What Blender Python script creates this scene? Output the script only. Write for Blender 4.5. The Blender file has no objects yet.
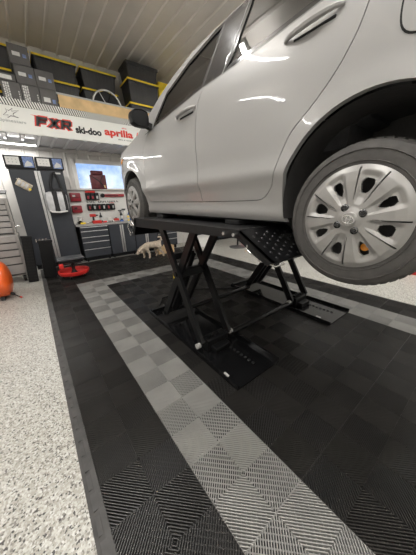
import bpy, bmesh, math, random
from mathutils import Vector, Matrix
from mathutils.geometry import delaunay_2d_cdt
random.seed(4)
S = bpy.context.scene
COL = S.collection
R = math.radians
PI = math.pi

# ------------------------------------------------------------------ camera
def make_camera():
    yaw, pitch, roll = 0.646511981, 0.331741542, -0.028976155
    cy, sy, cp, sp = math.cos(yaw), math.sin(yaw), math.cos(pitch), math.sin(pitch)
    fwd = Vector((sy * cp, cy * cp, -sp)); right = Vector((cy, -sy, 0)); up = right.cross(fwd)
    c, s = math.cos(roll), math.sin(roll)
    r2 = c * right + s * up; u2 = -s * right + c * up
    cam = bpy.data.cameras.new('camera'); o = bpy.data.objects.new('camera', cam); COL.objects.link(o)
    cam.sensor_fit = 'HORIZONTAL'; cam.sensor_width = 36; cam.lens = 36 * 223.617 / 416
    cam.clip_start = 0.02
    m = Matrix((r2, u2, -fwd)).transposed().to_4x4(); m.translation = Vector((0, 0, 1.3403))
    o.matrix_world = m
    S.camera = o
make_camera()

# ------------------------------------------------------------------ world, exposure
S.view_settings.view_transform = 'Standard'
S.view_settings.look = 'None'
S.view_settings.gamma = 1
S.view_settings.use_curve_mapping = False
S.view_settings.exposure = 0.0
w = bpy.data.worlds.new('sky'); S.world = w; w.use_nodes = True
nt = w.node_tree; bg = nt.nodes['Background']
tc = nt.nodes.new('ShaderNodeTexCoord'); nz = nt.nodes.new('ShaderNodeTexNoise'); rp = nt.nodes.new('ShaderNodeValToRGB')
nz.inputs['Scale'].default_value = 14; nz.inputs['Detail'].default_value = 5
rp.color_ramp.elements[0].color = (.30, .46, .80, 1); rp.color_ramp.elements[0].position = .36
rp.color_ramp.elements[1].color = (.86, .93, 1, 1); rp.color_ramp.elements[1].position = .66
nt.links.new(tc.outputs['Generated'], nz.inputs['Vector']); nt.links.new(nz.outputs['Fac'], rp.inputs['Fac'])
nt.links.new(rp.outputs['Color'], bg.inputs['Color']); bg.inputs['Strength'].default_value = 1.5

# ------------------------------------------------------------------ ceiling lamps (area lights sit in the fixtures built below, with an added upward fill)
CEIL = 4.33
TUBES = [(x, y, 1.9) for y in (2.65, .3, -2.5) for x in (-2.5, -.05, 2.6, 5.0)]
TUBES[0] = (-3.2, 4.6, 1.9); TUBES[2] = (2.6, 2.1, 1.9)     # lamps run across the room
TUBE_W, UP_FILL_W = 38, 20
DROP = .34     # how far the lamps hang below the ceiling
def area(name, loc, sx, sy, watts, rz=0, color=(1, .985, .96)):
    l = bpy.data.lights.new(name, 'AREA'); l.shape = 'RECTANGLE'; l.size = sx; l.size_y = sy; l.energy = watts; l.color = color
    o = bpy.data.objects.new(name, l); COL.objects.link(o); o.location = loc; o.rotation_euler = (0, 0, rz)
    return o
for x, y, L in TUBES:
    area('tube_lamp', (x, y, CEIL - DROP - .012), L, .07, TUBE_W)
    area('ceiling_fill', (x, y, CEIL - DROP + .065), L, .07, UP_FILL_W).rotation_euler = (PI, 0, 0)  # upward fill added to brighten the ceiling, not a tube of the fixture
area('under_shelf_lamp', (-.35, 6.2, 2.468), 1.5, .05, 30, 0, (1, .98, .95))

# ------------------------------------------------------------------ helpers
def mat(name, col, rough=.5, metal=0., var=.0, vscale=8., bump=0., bscale=40., coat=0., spec=.5, emit=None):
    m = bpy.data.materials.new(name); m.use_nodes = True
    t = m.node_tree; b = t.nodes['Principled BSDF']
    c = (*col, 1)
    b.inputs['Base Color'].default_value = c; b.inputs['Roughness'].default_value = rough; b.inputs['Metallic'].default_value = metal
    b.inputs['Coat Weight'].default_value = coat; b.inputs['Coat Roughness'].default_value = .05
    b.inputs['Specular IOR Level'].default_value = spec
    tcn = t.nodes.new('ShaderNodeTexCoord')
    if var > 0:
        n = t.nodes.new('ShaderNodeTexNoise'); n.inputs['Scale'].default_value = vscale; n.inputs['Detail'].default_value = 4
        r = t.nodes.new('ShaderNodeValToRGB')
        r.color_ramp.elements[0].position = .3; r.color_ramp.elements[1].position = .7
        r.color_ramp.elements[0].color = tuple(max(0, v * (1 - var)) for v in col) + (1,)
        r.color_ramp.elements[1].color = tuple(min(1, v * (1 + var)) for v in col) + (1,)
        t.links.new(tcn.outputs['Object'], n.inputs['Vector']); t.links.new(n.outputs['Fac'], r.inputs['Fac']); t.links.new(r.outputs['Color'], b.inputs['Base Color'])
    if bump > 0:
        n2 = t.nodes.new('ShaderNodeTexNoise'); n2.inputs['Scale'].default_value = bscale; n2.inputs['Detail'].default_value = 3
        bp = t.nodes.new('ShaderNodeBump'); bp.inputs['Strength'].default_value = bump; bp.inputs['Distance'].default_value = .01
        t.links.new(tcn.outputs['Object'], n2.inputs['Vector']); t.links.new(n2.outputs['Fac'], bp.inputs['Height']); t.links.new(bp.outputs['Normal'], b.inputs['Normal'])
    if emit:
        b.inputs['Emission Color'].default_value = c; b.inputs['Emission Strength'].default_value = emit
    return m

ORIG = {}
def thing(name, label, cat, loc=(0, 0, 0), group=None):
    o = bpy.data.objects.new(name, None); COL.objects.link(o); o.location = loc; o.empty_display_size = .05
    o['label'] = label; o['category'] = cat
    if group: o['group'] = group
    ORIG[o] = Vector(loc)
    return o
def obj(name, bm, m, parent=None, smooth=False, label=None, kind=None, loc=None, angle=40):
    """link bm (world coordinates) as one mesh object; under a parent its vertices move into the parent's frame"""
    me = bpy.data.meshes.new(name)
    o = bpy.data.objects.new(name, me); COL.objects.link(o)
    off = Vector((0, 0, 0))
    if parent is not None:
        off = ORIG[parent]; o.parent = parent; ORIG[o] = off.copy()
    elif loc is not None:
        off = Vector(loc); o.location = off; ORIG[o] = off.copy()
    else:
        ORIG[o] = off
    bmesh.ops.translate(bm, vec=-off, verts=bm.verts)
    bm.to_mesh(me); bm.free()
    ms = m if isinstance(m, (list, tuple)) else [m]
    for x in ms: me.materials.append(x)
    if smooth:
        for p in me.polygons: p.use_smooth = True
        try: me.set_sharp_from_angle(angle=R(angle))
        except Exception: pass
    if label: o['label'] = label
    if kind: o['kind'] = kind
    return o
def tag(o, label, cat, group=None):
    o['label'] = label; o['category'] = cat
    if group: o['group'] = group
    return o
def struct(name, bm, m, **k): return obj(name, bm, m, kind='structure', **k)
def dup(root, dx, label=None, group=None, rz=None):
    r = root.copy(); COL.objects.link(r); r.location = root.location + Vector(dx)
    if rz is not None: r.rotation_euler[2] = rz
    if label: r['label'] = label
    if group: r['group'] = group
    ORIG[r] = Vector(r.location)
    for ch in [o for o in COL.objects if o.parent == root]:
        c = ch.copy(); COL.objects.link(c); c.parent = r
        for g in [o for o in COL.objects if o.parent == ch]:
            d = g.copy(); COL.objects.link(d); d.parent = c
    return r
def BM(): return bmesh.new()
def box(bm, x0, x1, y0, y1, z0, z1, bev=0., mi=0, M=None, taper=None):
    vs = [bm.verts.new((x, y, z)) for z in (z0, z1) for y in (y0, y1) for x in (x0, x1)]
    if taper:
        cx, cy = (x0 + x1) / 2, (y0 + y1) / 2
        for v in vs[:4]: v.co.x = cx + (v.co.x - cx) * taper; v.co.y = cy + (v.co.y - cy) * taper
    f = [bm.faces.new([vs[i] for i in q]) for q in ((0, 2, 3, 1), (4, 5, 7, 6), (0, 1, 5, 4), (2, 6, 7, 3), (0, 4, 6, 2), (1, 3, 7, 5))]
    for q in f: q.material_index = mi
    if bev > 0:
        es = list({e for q in f for e in q.edges})
        r = bmesh.ops.bevel(bm, geom=es, offset=bev, segments=2, affect='EDGES', profile=.5)
        for q in r['faces']: q.material_index = mi
        vs = list({v for q in f if q.is_valid for v in q.verts} | {v for v in r['verts']})
    if M is not None: bmesh.ops.transform(bm, matrix=M, verts=[v for v in vs if v.is_valid])
    return vs
def cyl(bm, a, b, r0, r1=None, n=16, caps=True, mi=0):
    a, b = Vector(a), Vector(b); r1 = r0 if r1 is None else r1
    d = (b - a).normalized(); u = d.orthogonal().normalized(); v = d.cross(u)
    A = [bm.verts.new(a + r0 * (math.cos(2 * PI * i / n) * u + math.sin(2 * PI * i / n) * v)) for i in range(n)]
    B = [bm.verts.new(b + r1 * (math.cos(2 * PI * i / n) * u + math.sin(2 * PI * i / n) * v)) for i in range(n)]
    for i in range(n):
        f = bm.faces.new((A[i], A[(i + 1) % n], B[(i + 1) % n], B[i])); f.material_index = mi
    if caps:
        f = bm.faces.new(A[::-1]); f.material_index = mi
        f = bm.faces.new(B); f.material_index = mi
def tube(bm, pts, r, n=8, mi=0, closed=False):
    pts = [Vector(p) for p in pts]; N = len(pts); rings = []
    u = None
    for i, p in enumerate(pts):
        if closed: d = pts[(i + 1) % N] - pts[i - 1]
        else: d = pts[min(i + 1, N - 1)] - pts[max(i - 1, 0)]
        d.normalize()
        u = d.orthogonal().normalized() if u is None else (u - d * u.dot(d)).normalized()
        v = d.cross(u); rr = r[i] if isinstance(r, (list, tuple)) else r
        rings.append([bm.verts.new(p + rr * (math.cos(2 * PI * k / n) * u + math.sin(2 * PI * k / n) * v)) for k in range(n)])
    for i in range(N if closed else N - 1):
        a, b = rings[i], rings[(i + 1) % N]
        for k in range(n):
            f = bm.faces.new((a[k], a[(k + 1) % n], b[(k + 1) % n], b[k])); f.material_index = mi
    if not closed:
        for q in (rings[0][::-1], rings[-1]):
            f = bm.faces.new(q); f.material_index = mi
def lathe(bm, prof, c, axis='Z', n=32, mi=0, closed=False):
    """prof: list of (radius, height) about an axis through c"""
    c = Vector(c); rings = []
    for r, h in prof:
        ring = []
        for k in range(n):
            a = 2 * PI * k / n; p = (r * math.cos(a), r * math.sin(a), h)
            if axis == 'X': p = (p[2], p[0], p[1])
            if axis == 'Y': p = (p[1], p[2], p[0])
            ring.append(bm.verts.new(c + Vector(p)))
        rings.append(ring)
    m = len(prof)
    for i in range(m if closed else m - 1):
        a, b = rings[i], rings[(i + 1) % m]
        for k in range(n):
            f = bm.faces.new((a[k], a[(k + 1) % n], b[(k + 1) % n], b[k])); f.material_index = mi
    if not closed:
        for q in (rings[0][::-1], rings[-1]):
            f = bm.faces.new(q); f.material_index = mi
def prism(bm, pts, d, mi=0):
    """polygon pts (3D) extruded by the vector d"""
    d = Vector(d); A = [bm.verts.new(Vector(p)) for p in pts]; B = [bm.verts.new(Vector(p) + d) for p in pts]; n = len(pts)
    fs = [bm.faces.new(A[::-1]), bm.faces.new(B)]
    for i in range(n): fs.append(bm.faces.new((A[i], A[(i + 1) % n], B[(i + 1) % n], B[i])))
    for f in fs: f.material_index = mi
    return fs
def bar(bm, a, b, wx, t, mi=0, bev=0.):
    """rectangular bar from a to b lying in a y-z plane: width wx along x, thickness t"""
    a, b = Vector(a), Vector(b); d = (b - a).normalized(); n = Vector((1, 0, 0)).cross(d).normalized()
    x = Vector((wx / 2, 0, 0)); q = n * t / 2
    pts = [a - x - q, a + x - q, a + x + q, a - x + q]
    prism(bm, pts, b - a, mi)
def fix(bm): bmesh.ops.recalc_face_normals(bm, faces=bm.faces); return bm
def rotm(c, ax, ang): return Matrix.Translation(Vector(c)) @ Matrix.Rotation(ang, 4, ax) @ Matrix.Translation(-Vector(c))

# ------------------------------------------------------------------ materials
M = {}
M['liner'] = mat('white_steel_liner', (.62, .60, .57), .32, 0, .04, 3)
M['ceil'] = mat('ceiling_steel', (.74, .70, .65), .36, .05, .05, 2)
M['glossliner'] = mat('glossy_white_liner', (.70, .71, .74), .05, .1, .03, 3)
M['wall'] = mat('painted_wall', (.66, .65, .62), .5, 0, .04, 2)
M['ribblack'] = mat('black_tile_plastic', (.027, .025, .023), .36, 0, .22, 5, spec=.45)
M['ribgrey'] = mat('grey_tile_plastic', (.295, .29, .275), .5, 0, .10, 5)
M['under'] = mat('tile_underside', (.008, .008, .008), .8)
M['ramp'] = mat('edge_ramp_plastic', (.05, .048, .046), .55, 0, .3, 12)
M['lift'] = mat('black_powder_coat', (.0065, .0065, .007), .32, 0, .15, 20, .05, 300, spec=.22)
M['liftplate'] = mat('black_painted_plate', (.007, .007, .0075), .12, 0, .2, 9, spec=.35)
M['steel'] = mat('bare_steel', (.65, .64, .62), .25, .9, .1, 20)
M['chrome'] = mat('chrome', (.8, .8, .8), .08, 1.)
M['nylon'] = mat('white_nylon', (.42, .41, .39), .4, 0, .05, 20)
M['yellow'] = mat('yellow_plastic', (.90, .66, .03), .4, 0, .06, 10)
M['tote'] = mat('black_tote_plastic', (.028, .028, .029), .42, 0, .2, 6)
M['paint'] = mat('silver_car_paint', (.325, .32, .312), .45, .15, .015, 2, coat=.6)
M['carblack'] = mat('gloss_black_trim', (.015, .015, .016), .15, 0, .1, 8, coat=.6)
M['blackplastic'] = mat('black_plastic', (.009, .009, .0095), .48, 0, .15, 12, spec=.28)
M['rubber'] = mat('tyre_rubber', (.062, .058, .054), .72, 0, .15, 30, .15, 90)
M['hubcap'] = mat('silver_hubcap', (.31, .302, .29), .38, .45, .04, 14)
M['dark'] = mat('dark_cavity', (.006, .006, .006), .8)
M['liner_dark'] = mat('wheel_arch_liner', (.042, .040, .039), .7, 0, .2, 12, .2, 60)
M['amber'] = mat('amber_lens', (.85, .32, .04), .25)
M['lens'] = mat('headlight_lens', (.65, .66, .68), .1, .2, coat=1)
M['cabinet'] = mat('charcoal_cabinet', (.044, .048, .057), .40, 0, .06, 6, spec=.35)
M['cabframe'] = mat('dark_cabinet_carcass', (.016, .017, .020), .5, 0, .1, 6, spec=.3)
M['alu'] = mat('brushed_aluminium', (.62, .62, .62), .3, .8, .08, 30)
M['worktop'] = mat('light_worktop', (.36, .35, .34), .4, 0, .08, 10)
M['peg'] = mat('white_pegboard', (.72, .71, .68), .5, 0, .03, 10)
M['red'] = mat('red_plastic', (.62, .03, .025), .35, 0, .08, 8)
M['darkred'] = mat('dark_red_case', (.30, .02, .03), .45, 0, .15, 10)
M['maroon'] = mat('maroon_leather', (.10, .012, .018), .5, 0, .3, 14, .2, 40)
M['white'] = mat('white_plastic', (.78, .77, .74), .4, 0, .03, 9)
M['sign'] = mat('white_banner_vinyl', (.80, .80, .76), .45, 0, .02, 4)
M['ink'] = mat('black_ink', (.014, .014, .015), .5, 0, .1, 10)
M['greyink'] = mat('grey_ink', (.42, .43, .42), .5, 0, .05, 10)
M['redink'] = mat('red_ink', (.75, .05, .03), .5, 0, .05, 10)
M['ply'] = mat('plywood', (.68, .47, .23), .55, 0, .14, 7)
M['wood'] = mat('pine_boards', (.62, .44, .25), .6, 0, .15, 9)
M['carton'] = mat('grey_carton', (.10, .096, .094), .6, 0, .1, 8)
M['sticker'] = mat('white_sticker', (.66, .66, .64), .5, 0, .06, 30)
M['bluestick'] = mat('blue_sticker', (.18, .26, .50), .5, 0, .3, 30)
M['chest'] = mat('grey_tool_chest', (.33, .315, .30), .38, .25, .08, 6)
M['chestdark'] = mat('chest_gap', (.035, .033, .032), .5, 0, .2, 8)
M['orange'] = mat('orange_enamel', (.80, .12, .018), .3, 0, .05, 6, coat=.5)
M['blue'] = mat('blue_plastic', (.05, .14, .45), .35, 0, .1, 9)
M['fur'] = mat('beige_curly_fur', (.50, .42, .33), .85, 0, .30, 22, .9, 55)
M['nose'] = mat('dog_nose', (.02, .016, .014), .4)
M['canvas'] = mat('black_canvas', (.018, .018, .02), .75, 0, .25, 20)
M['silverfab'] = mat('silver_fabric', (.55, .55, .56), .45, .1, .12, 16)
M['clearpack'] = mat('clear_pouch', (.52, .46, .36), .2, 0, .45, 24)
M['seat'] = mat('car_seat_cloth', (.03, .03, .032), .85, 0, .2, 30)
M['headliner'] = mat('grey_headliner', (.30, .29, .28), .85, 0, .05, 20)
M['tube'] = mat('lamp_tube_diffuser', (1, .98, .95), .5, emit=6)
M['led'] = mat('lamp_housing', (.8, .8, .78), .4, 0, .02, 5)

def glass(name, tint, refl=.9, ior=1.5):
    m = bpy.data.materials.new(name); m.use_nodes = True; t = m.node_tree; t.nodes.clear()
    o = t.nodes.new('ShaderNodeOutputMaterial'); mx = t.nodes.new('ShaderNodeMixShader'); tr = t.nodes.new('ShaderNodeBsdfTransparent')
    g = t.nodes.new('ShaderNodeBsdfGlossy'); fr = t.nodes.new('ShaderNodeFresnel')
    tr.inputs['Color'].default_value = (*tint, 1); g.inputs['Roughness'].default_value = .02; g.inputs['Color'].default_value = (refl, refl, refl, 1)
    fr.inputs['IOR'].default_value = ior
    t.links.new(fr.outputs['Fac'], mx.inputs['Fac']); t.links.new(tr.outputs['BSDF'], mx.inputs[1]); t.links.new(g.outputs['BSDF'], mx.inputs[2])
    t.links.new(mx.outputs['Shader'], o.inputs['Surface'])
    return m
M['carglass'] = glass('tinted_car_glass', (.48, .50, .45), .95, 2.4)
M['pane'] = glass('window_pane', (.93, .95, .97))

def flake_floor():
    m = bpy.data.materials.new('flake_coated_concrete'); m.use_nodes = True; t = m.node_tree; b = t.nodes['Principled BSDF']
    tcn = t.nodes.new('ShaderNodeTexCoord')
    v = t.nodes.new('ShaderNodeTexVoronoi'); v.inputs['Scale'].default_value = 125
    sep = t.nodes.new('ShaderNodeSeparateColor'); r = t.nodes.new('ShaderNodeValToRGB'); r.color_ramp.interpolation = 'CONSTANT'
    cols = [(0, (.36, .345, .305)), (.30, (.49, .485, .445)), (.54, (.41, .40, .365)), (.70, (.20, .19, .168)), (.79, (.57, .57, .54)), (.88, (.07, .066, .062)), (.945, (.26, .24, .21))]
    e = r.color_ramp.elements
    e[0].position = 0; e[0].color = (*cols[0][1], 1); e[1].position = cols[1][0]; e[1].color = (*cols[1][1], 1)
    for p, c in cols[2:]:
        q = e.new(p); q.color = (*c, 1)
    t.links.new(tcn.outputs['Object'], v.inputs['Vector']); t.links.new(v.outputs['Color'], sep.inputs['Color']); t.links.new(sep.outputs[0], r.inputs['Fac'])
    t.links.new(r.outputs['Color'], b.inputs['Base Color']); b.inputs['Roughness'].default_value = .38
    return m
M['floor'] = flake_floor()

# ------------------------------------------------------------------ room shell
XL, XR, YB, YF = -4.4, 6.6, 6.6, -4.2
bm = BM(); box(bm, XL - .1, XR + .1, YF - .1, YB + .1, -.1, 0); struct('floor', bm, M['floor'])
bm = BM(); box(bm, XL - .1, XR + .1, YF - .1, YB + .1, CEIL, CEIL + .1)
x = .43 - .2535 * 19
while x < XR:
    if x > XL:
        prism(bm, [(x - .028, YF, CEIL + .001), (x - .016, YF, CEIL - .03), (x + .016, YF, CEIL - .03), (x + .028, YF, CEIL + .001)], (0, YB - YF, 0))
    x += .2535
struct('ceiling', fix(bm), M['ceil'])
WX0, WX1, WZ0, WZ1 = 1.09, 2.55, 1.69, 2.30
bm = BM()
box(bm, XL - .1, WX0, YB, YB + .12, 0, CEIL); box(bm, WX1, XR + .1, YB, YB + .12, 0, CEIL)
box(bm, WX0, WX1, YB, YB + .12, 0, WZ0); box(bm, WX0, WX1, YB, YB + .12, WZ1, CEIL)
x = .43 - .2535 * 19
while x < XR:
    for z0, z1 in (((0, WZ0 - .05), (WZ1 + .05, CEIL)) if WX0 - .06 < x < WX1 + .06 else ((0, CEIL),)):
        if x > XL: prism(bm, [(x - .028, YB + .001, z0), (x - .014, YB - .02, z0), (x + .014, YB - .02, z0), (x + .028, YB + .001, z0)], (0, 0, z1 - z0))
    x += .2535
struct('wall_back', fix(bm), M['liner'])
bm = BM(); box(bm, XL - .1, XL, YF, YB, 0, CEIL); struct('wall_left', bm, M['wall'])
bm = BM(); box(bm, XR, XR + .1, YF, YB, 0, CEIL); struct('wall_right', bm, M['wall'])
bm = BM(); box(bm, XL - .1, XR + .1, YF - .1, YF, 0, CEIL); struct('wall_front', bm, M['wall'])
# window
bm = BM()
for a in ((WX0 - .05, WX0 + .03, WZ0 - .04, WZ1 + .05), (WX1 - .03, WX1 + .05, WZ0 - .04, WZ1 + .05)): box(bm, a[0], a[1], YB - .03, YB + .06, a[2], a[3])
box(bm, WX0, WX1, YB - .03, YB + .06, WZ1 - .03, WZ1 + .05); box(bm, WX0, WX1, YB - .03, YB + .06, WZ0 - .04, WZ0 + .02)
win = struct('window_1', bm, M['white'])
bm = BM(); box(bm, WX0 + .02, WX1 - .02, YB + .02, YB + .028, WZ0 + .01, WZ1 - .02); obj('pane', bm, M['pane'], win)
# wall trim above the window
bm = BM(); box(bm, -1.4, 3.9, YB - .05, YB - .005, 2.47, 2.53); struct('trim_1', bm, M['liner'])

# ceiling lamp fixtures
ROWS = ['in the row nearest the loft', 'in the middle row of the ceiling', 'in the row behind the viewer']
PLC = ['ceiling tube lamp farthest left', 'ceiling tube lamp over the mat edge', 'ceiling tube lamp over the car', 'ceiling tube lamp by the right wall']
for k, (x, y, L) in enumerate(TUBES):
    zl = CEIL - DROP
    t = thing('ceiling_lamp', PLC[k % 4] + ' ' + ROWS[k // 4], 'ceiling lamp', (x, y, zl), 'ceiling tube lamps')
    bm = BM(); box(bm, x - L / 2 - .03, x + L / 2 + .03, y - .05, y + .05, zl + .004, zl + .055, .01); obj('lamp_housing', bm, M['led'], t)
    bm = BM(); box(bm, x - L / 2, x + L / 2, y - .035, y + .035, zl - .010, zl + .003, .003); obj('lamp_tube', bm, M['tube'], t)
    for s in (-1, 1):
        bm = BM(); box(bm, x + s * (L / 2 + .02) - .012, x + s * (L / 2 + .02) + .012, y - .055, y + .055, zl - .015, zl + .003); obj('end_cap', bm, M['white'], t)
        bm = BM(); cyl(bm, (x + s * L * .4, y, zl + .05), (x + s * L * .4, y, CEIL - .001), .004, n=6); obj('suspension_wire', bm, M['steel'], t)

# ------------------------------------------------------------------ interlocking tile mat
CX, CYO, CS = .5771603, .3125302, .2
H = .018
def clip(poly, a, b, c):
    out = []
    for i in range(len(poly)):
        p, q = poly[i], poly[(i + 1) % len(poly)]
        dp, dq = a * p[0] + b * p[1] - c, a * q[0] + b * q[1] - c
        if dp <= 0: out.append(p)
        if dp * dq < 0:
            s = dp / (dp - dq); out.append((p[0] + s * (q[0] - p[0]), p[1] + s * (q[1] - p[1])))
    return out
def cell_template(par):
    """ribs of one square cell: all run along one diagonal; even and odd cells are mirrored"""
    polys = []; e = .0006
    n = 13; pitch = CS / n; wd = pitch * .52
    sq = [(e, e), (CS - e, e), (CS - e, CS - e), (e, CS - e)]
    for k in range(-n, n + 1) if par else range(0, 2 * n + 1):
        c = k * pitch
        a, b = (1, -1) if par else (1, 1)
        two = []
        for q in (wd * .92, wd * .68):      # broad foot, narrow rounded crest
            p = clip(sq, a, b, c + q / 2)
            p = clip(p, -a, -b, -(c - q / 2)) if len(p) > 2 else p
            two.append(p)
        if len(two[1]) > 2: polys.append(two if len(two[0]) == len(two[1]) else [two[1], two[1]])
    # low cross struts between the ribs give the woven look
    low = []
    for k in range(0, 2 * n + 1, 2) if par else range(-n, n + 1, 2):
        c = k * pitch
        a, b = (1, 1) if par else (1, -1)
        p = clip(sq, a, b, c + wd * .45)
        p = clip(p, -a, -b, -(c - wd * .45)) if len(p) > 2 else p
        if len(p) > 2: low.append(p)
    return polys, low
TPL = [cell_template(0), cell_template(1)]
def mat_ribs(cells):
    vs, fs = [], []
    def pr(poly, ox, oy, z0, z1):
        lo, hi = poly if isinstance(poly[0], list) else (poly, poly)
        n = len(lo); s = len(vs)
        for z, pp in ((z0, lo), (z1, hi)):
            for p in pp: vs.append((ox + p[0], oy + p[1], z))
        fs.append(tuple(range(s + n, s + 2 * n)))
        for i in range(n): fs.append((s + i, s + (i + 1) % n, s + n + (i + 1) % n, s + n + i))
    for i, j in cells:
        ox, oy = CX + i * CS, CYO + j * CS
        for p in TPL[(i + j + 1) % 2][0]: pr(p, ox, oy, .004, H)
        for p in TPL[(i + j + 1) % 2][1]: pr(p, ox, oy, .004, H - .010)
        # moulded rim of each tile (two cells wide)
        g = .0022
        if (i + 3) % 2 == 0: pr([(0.0008, 0), (g, 0), (g, CS), (0.0008, CS)], ox, oy, .004, H)
        else: pr([(CS - g, 0), (CS - .0008, 0), (CS - .0008, CS), (CS - g, CS)], ox, oy, .004, H)
        if j % 2 == 0: pr([(0, .0008), (CS, .0008), (CS, g), (0, g)], ox, oy, .004, H - .0004)
        else: pr([(0, CS - g), (CS, CS - g), (CS, CS - .0008), (0, CS - .0008)], ox, oy, .004, H - .0004)
    return vs, fs
def raw(name, vs, fs, m, parent):
    me = bpy.data.meshes.new(name); o0 = ORIG[parent]
    me.from_pydata([(v[0] - o0.x, v[1] - o0.y, v[2] - o0.z) for v in vs], [], fs); me.update()
    me.materials.append(m); o = bpy.data.objects.new(name, me); COL.objects.link(o); o.parent = parent; ORIG[o] = o0.copy(); return o
J0, J1 = -7, 28
I0, I1 = -3, 15
X0, X1 = CX + I0 * CS, CX + I1 * CS
Y0, Y1 = CYO + J0 * CS, CYO + J1 * CS
grey, black = [], []
for i in range(I0, I1):
    for j in range(J0, J1):
        g = (j < 20 and (-1 <= i <= 0 or 11 <= i <= 12)) or (j in (18, 19) and -1 <= i <= 12)
        (grey if g else black).append((i, j))
tm = thing('garage_floor_mat', 'black ribbed interlocking tile mat with a grey stripe border under the car lift', 'floor mat', ((X0 + X1) / 2, 2.5, 0))
raw('black_tiles', *mat_ribs(black), M['ribblack'], tm)
o = raw('grey_stripe', *mat_ribs(grey), M['ribgrey'], tm); o['label'] = 'grey tiles two squares wide framing the mat'
bm = BM(); box(bm, X0, X1, Y0, Y1, .0005, .0045); obj('tile_base', bm, M['under'], tm)
def ramp(xa, xb, blocks):
    bm = BM()
    prism(bm, [(xa, Y0, 0.0005), (xa, Y0, H), (xa + (xb - xa) * .35, Y0, H * .92), (xb, Y0, .004), (xb, Y0, .0005)], (0, Y1 - Y0, 0))
    if blocks:
        for j in range(J0, J1, 1):     # grip blocks moulded along the ramp
            y = CYO + j * CS
            for k in (0, 1): box(bm, X0 - .045, X0 - .018, y + .012 + k * .1, y + .09 + k * .1, .006, .0172 if k else .0150)
    obj('edge_ramp', fix(bm), M['ramp'], tm)
ramp(X0, X0 - .062, True); ramp(X1, X1 + .057, False)

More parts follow.
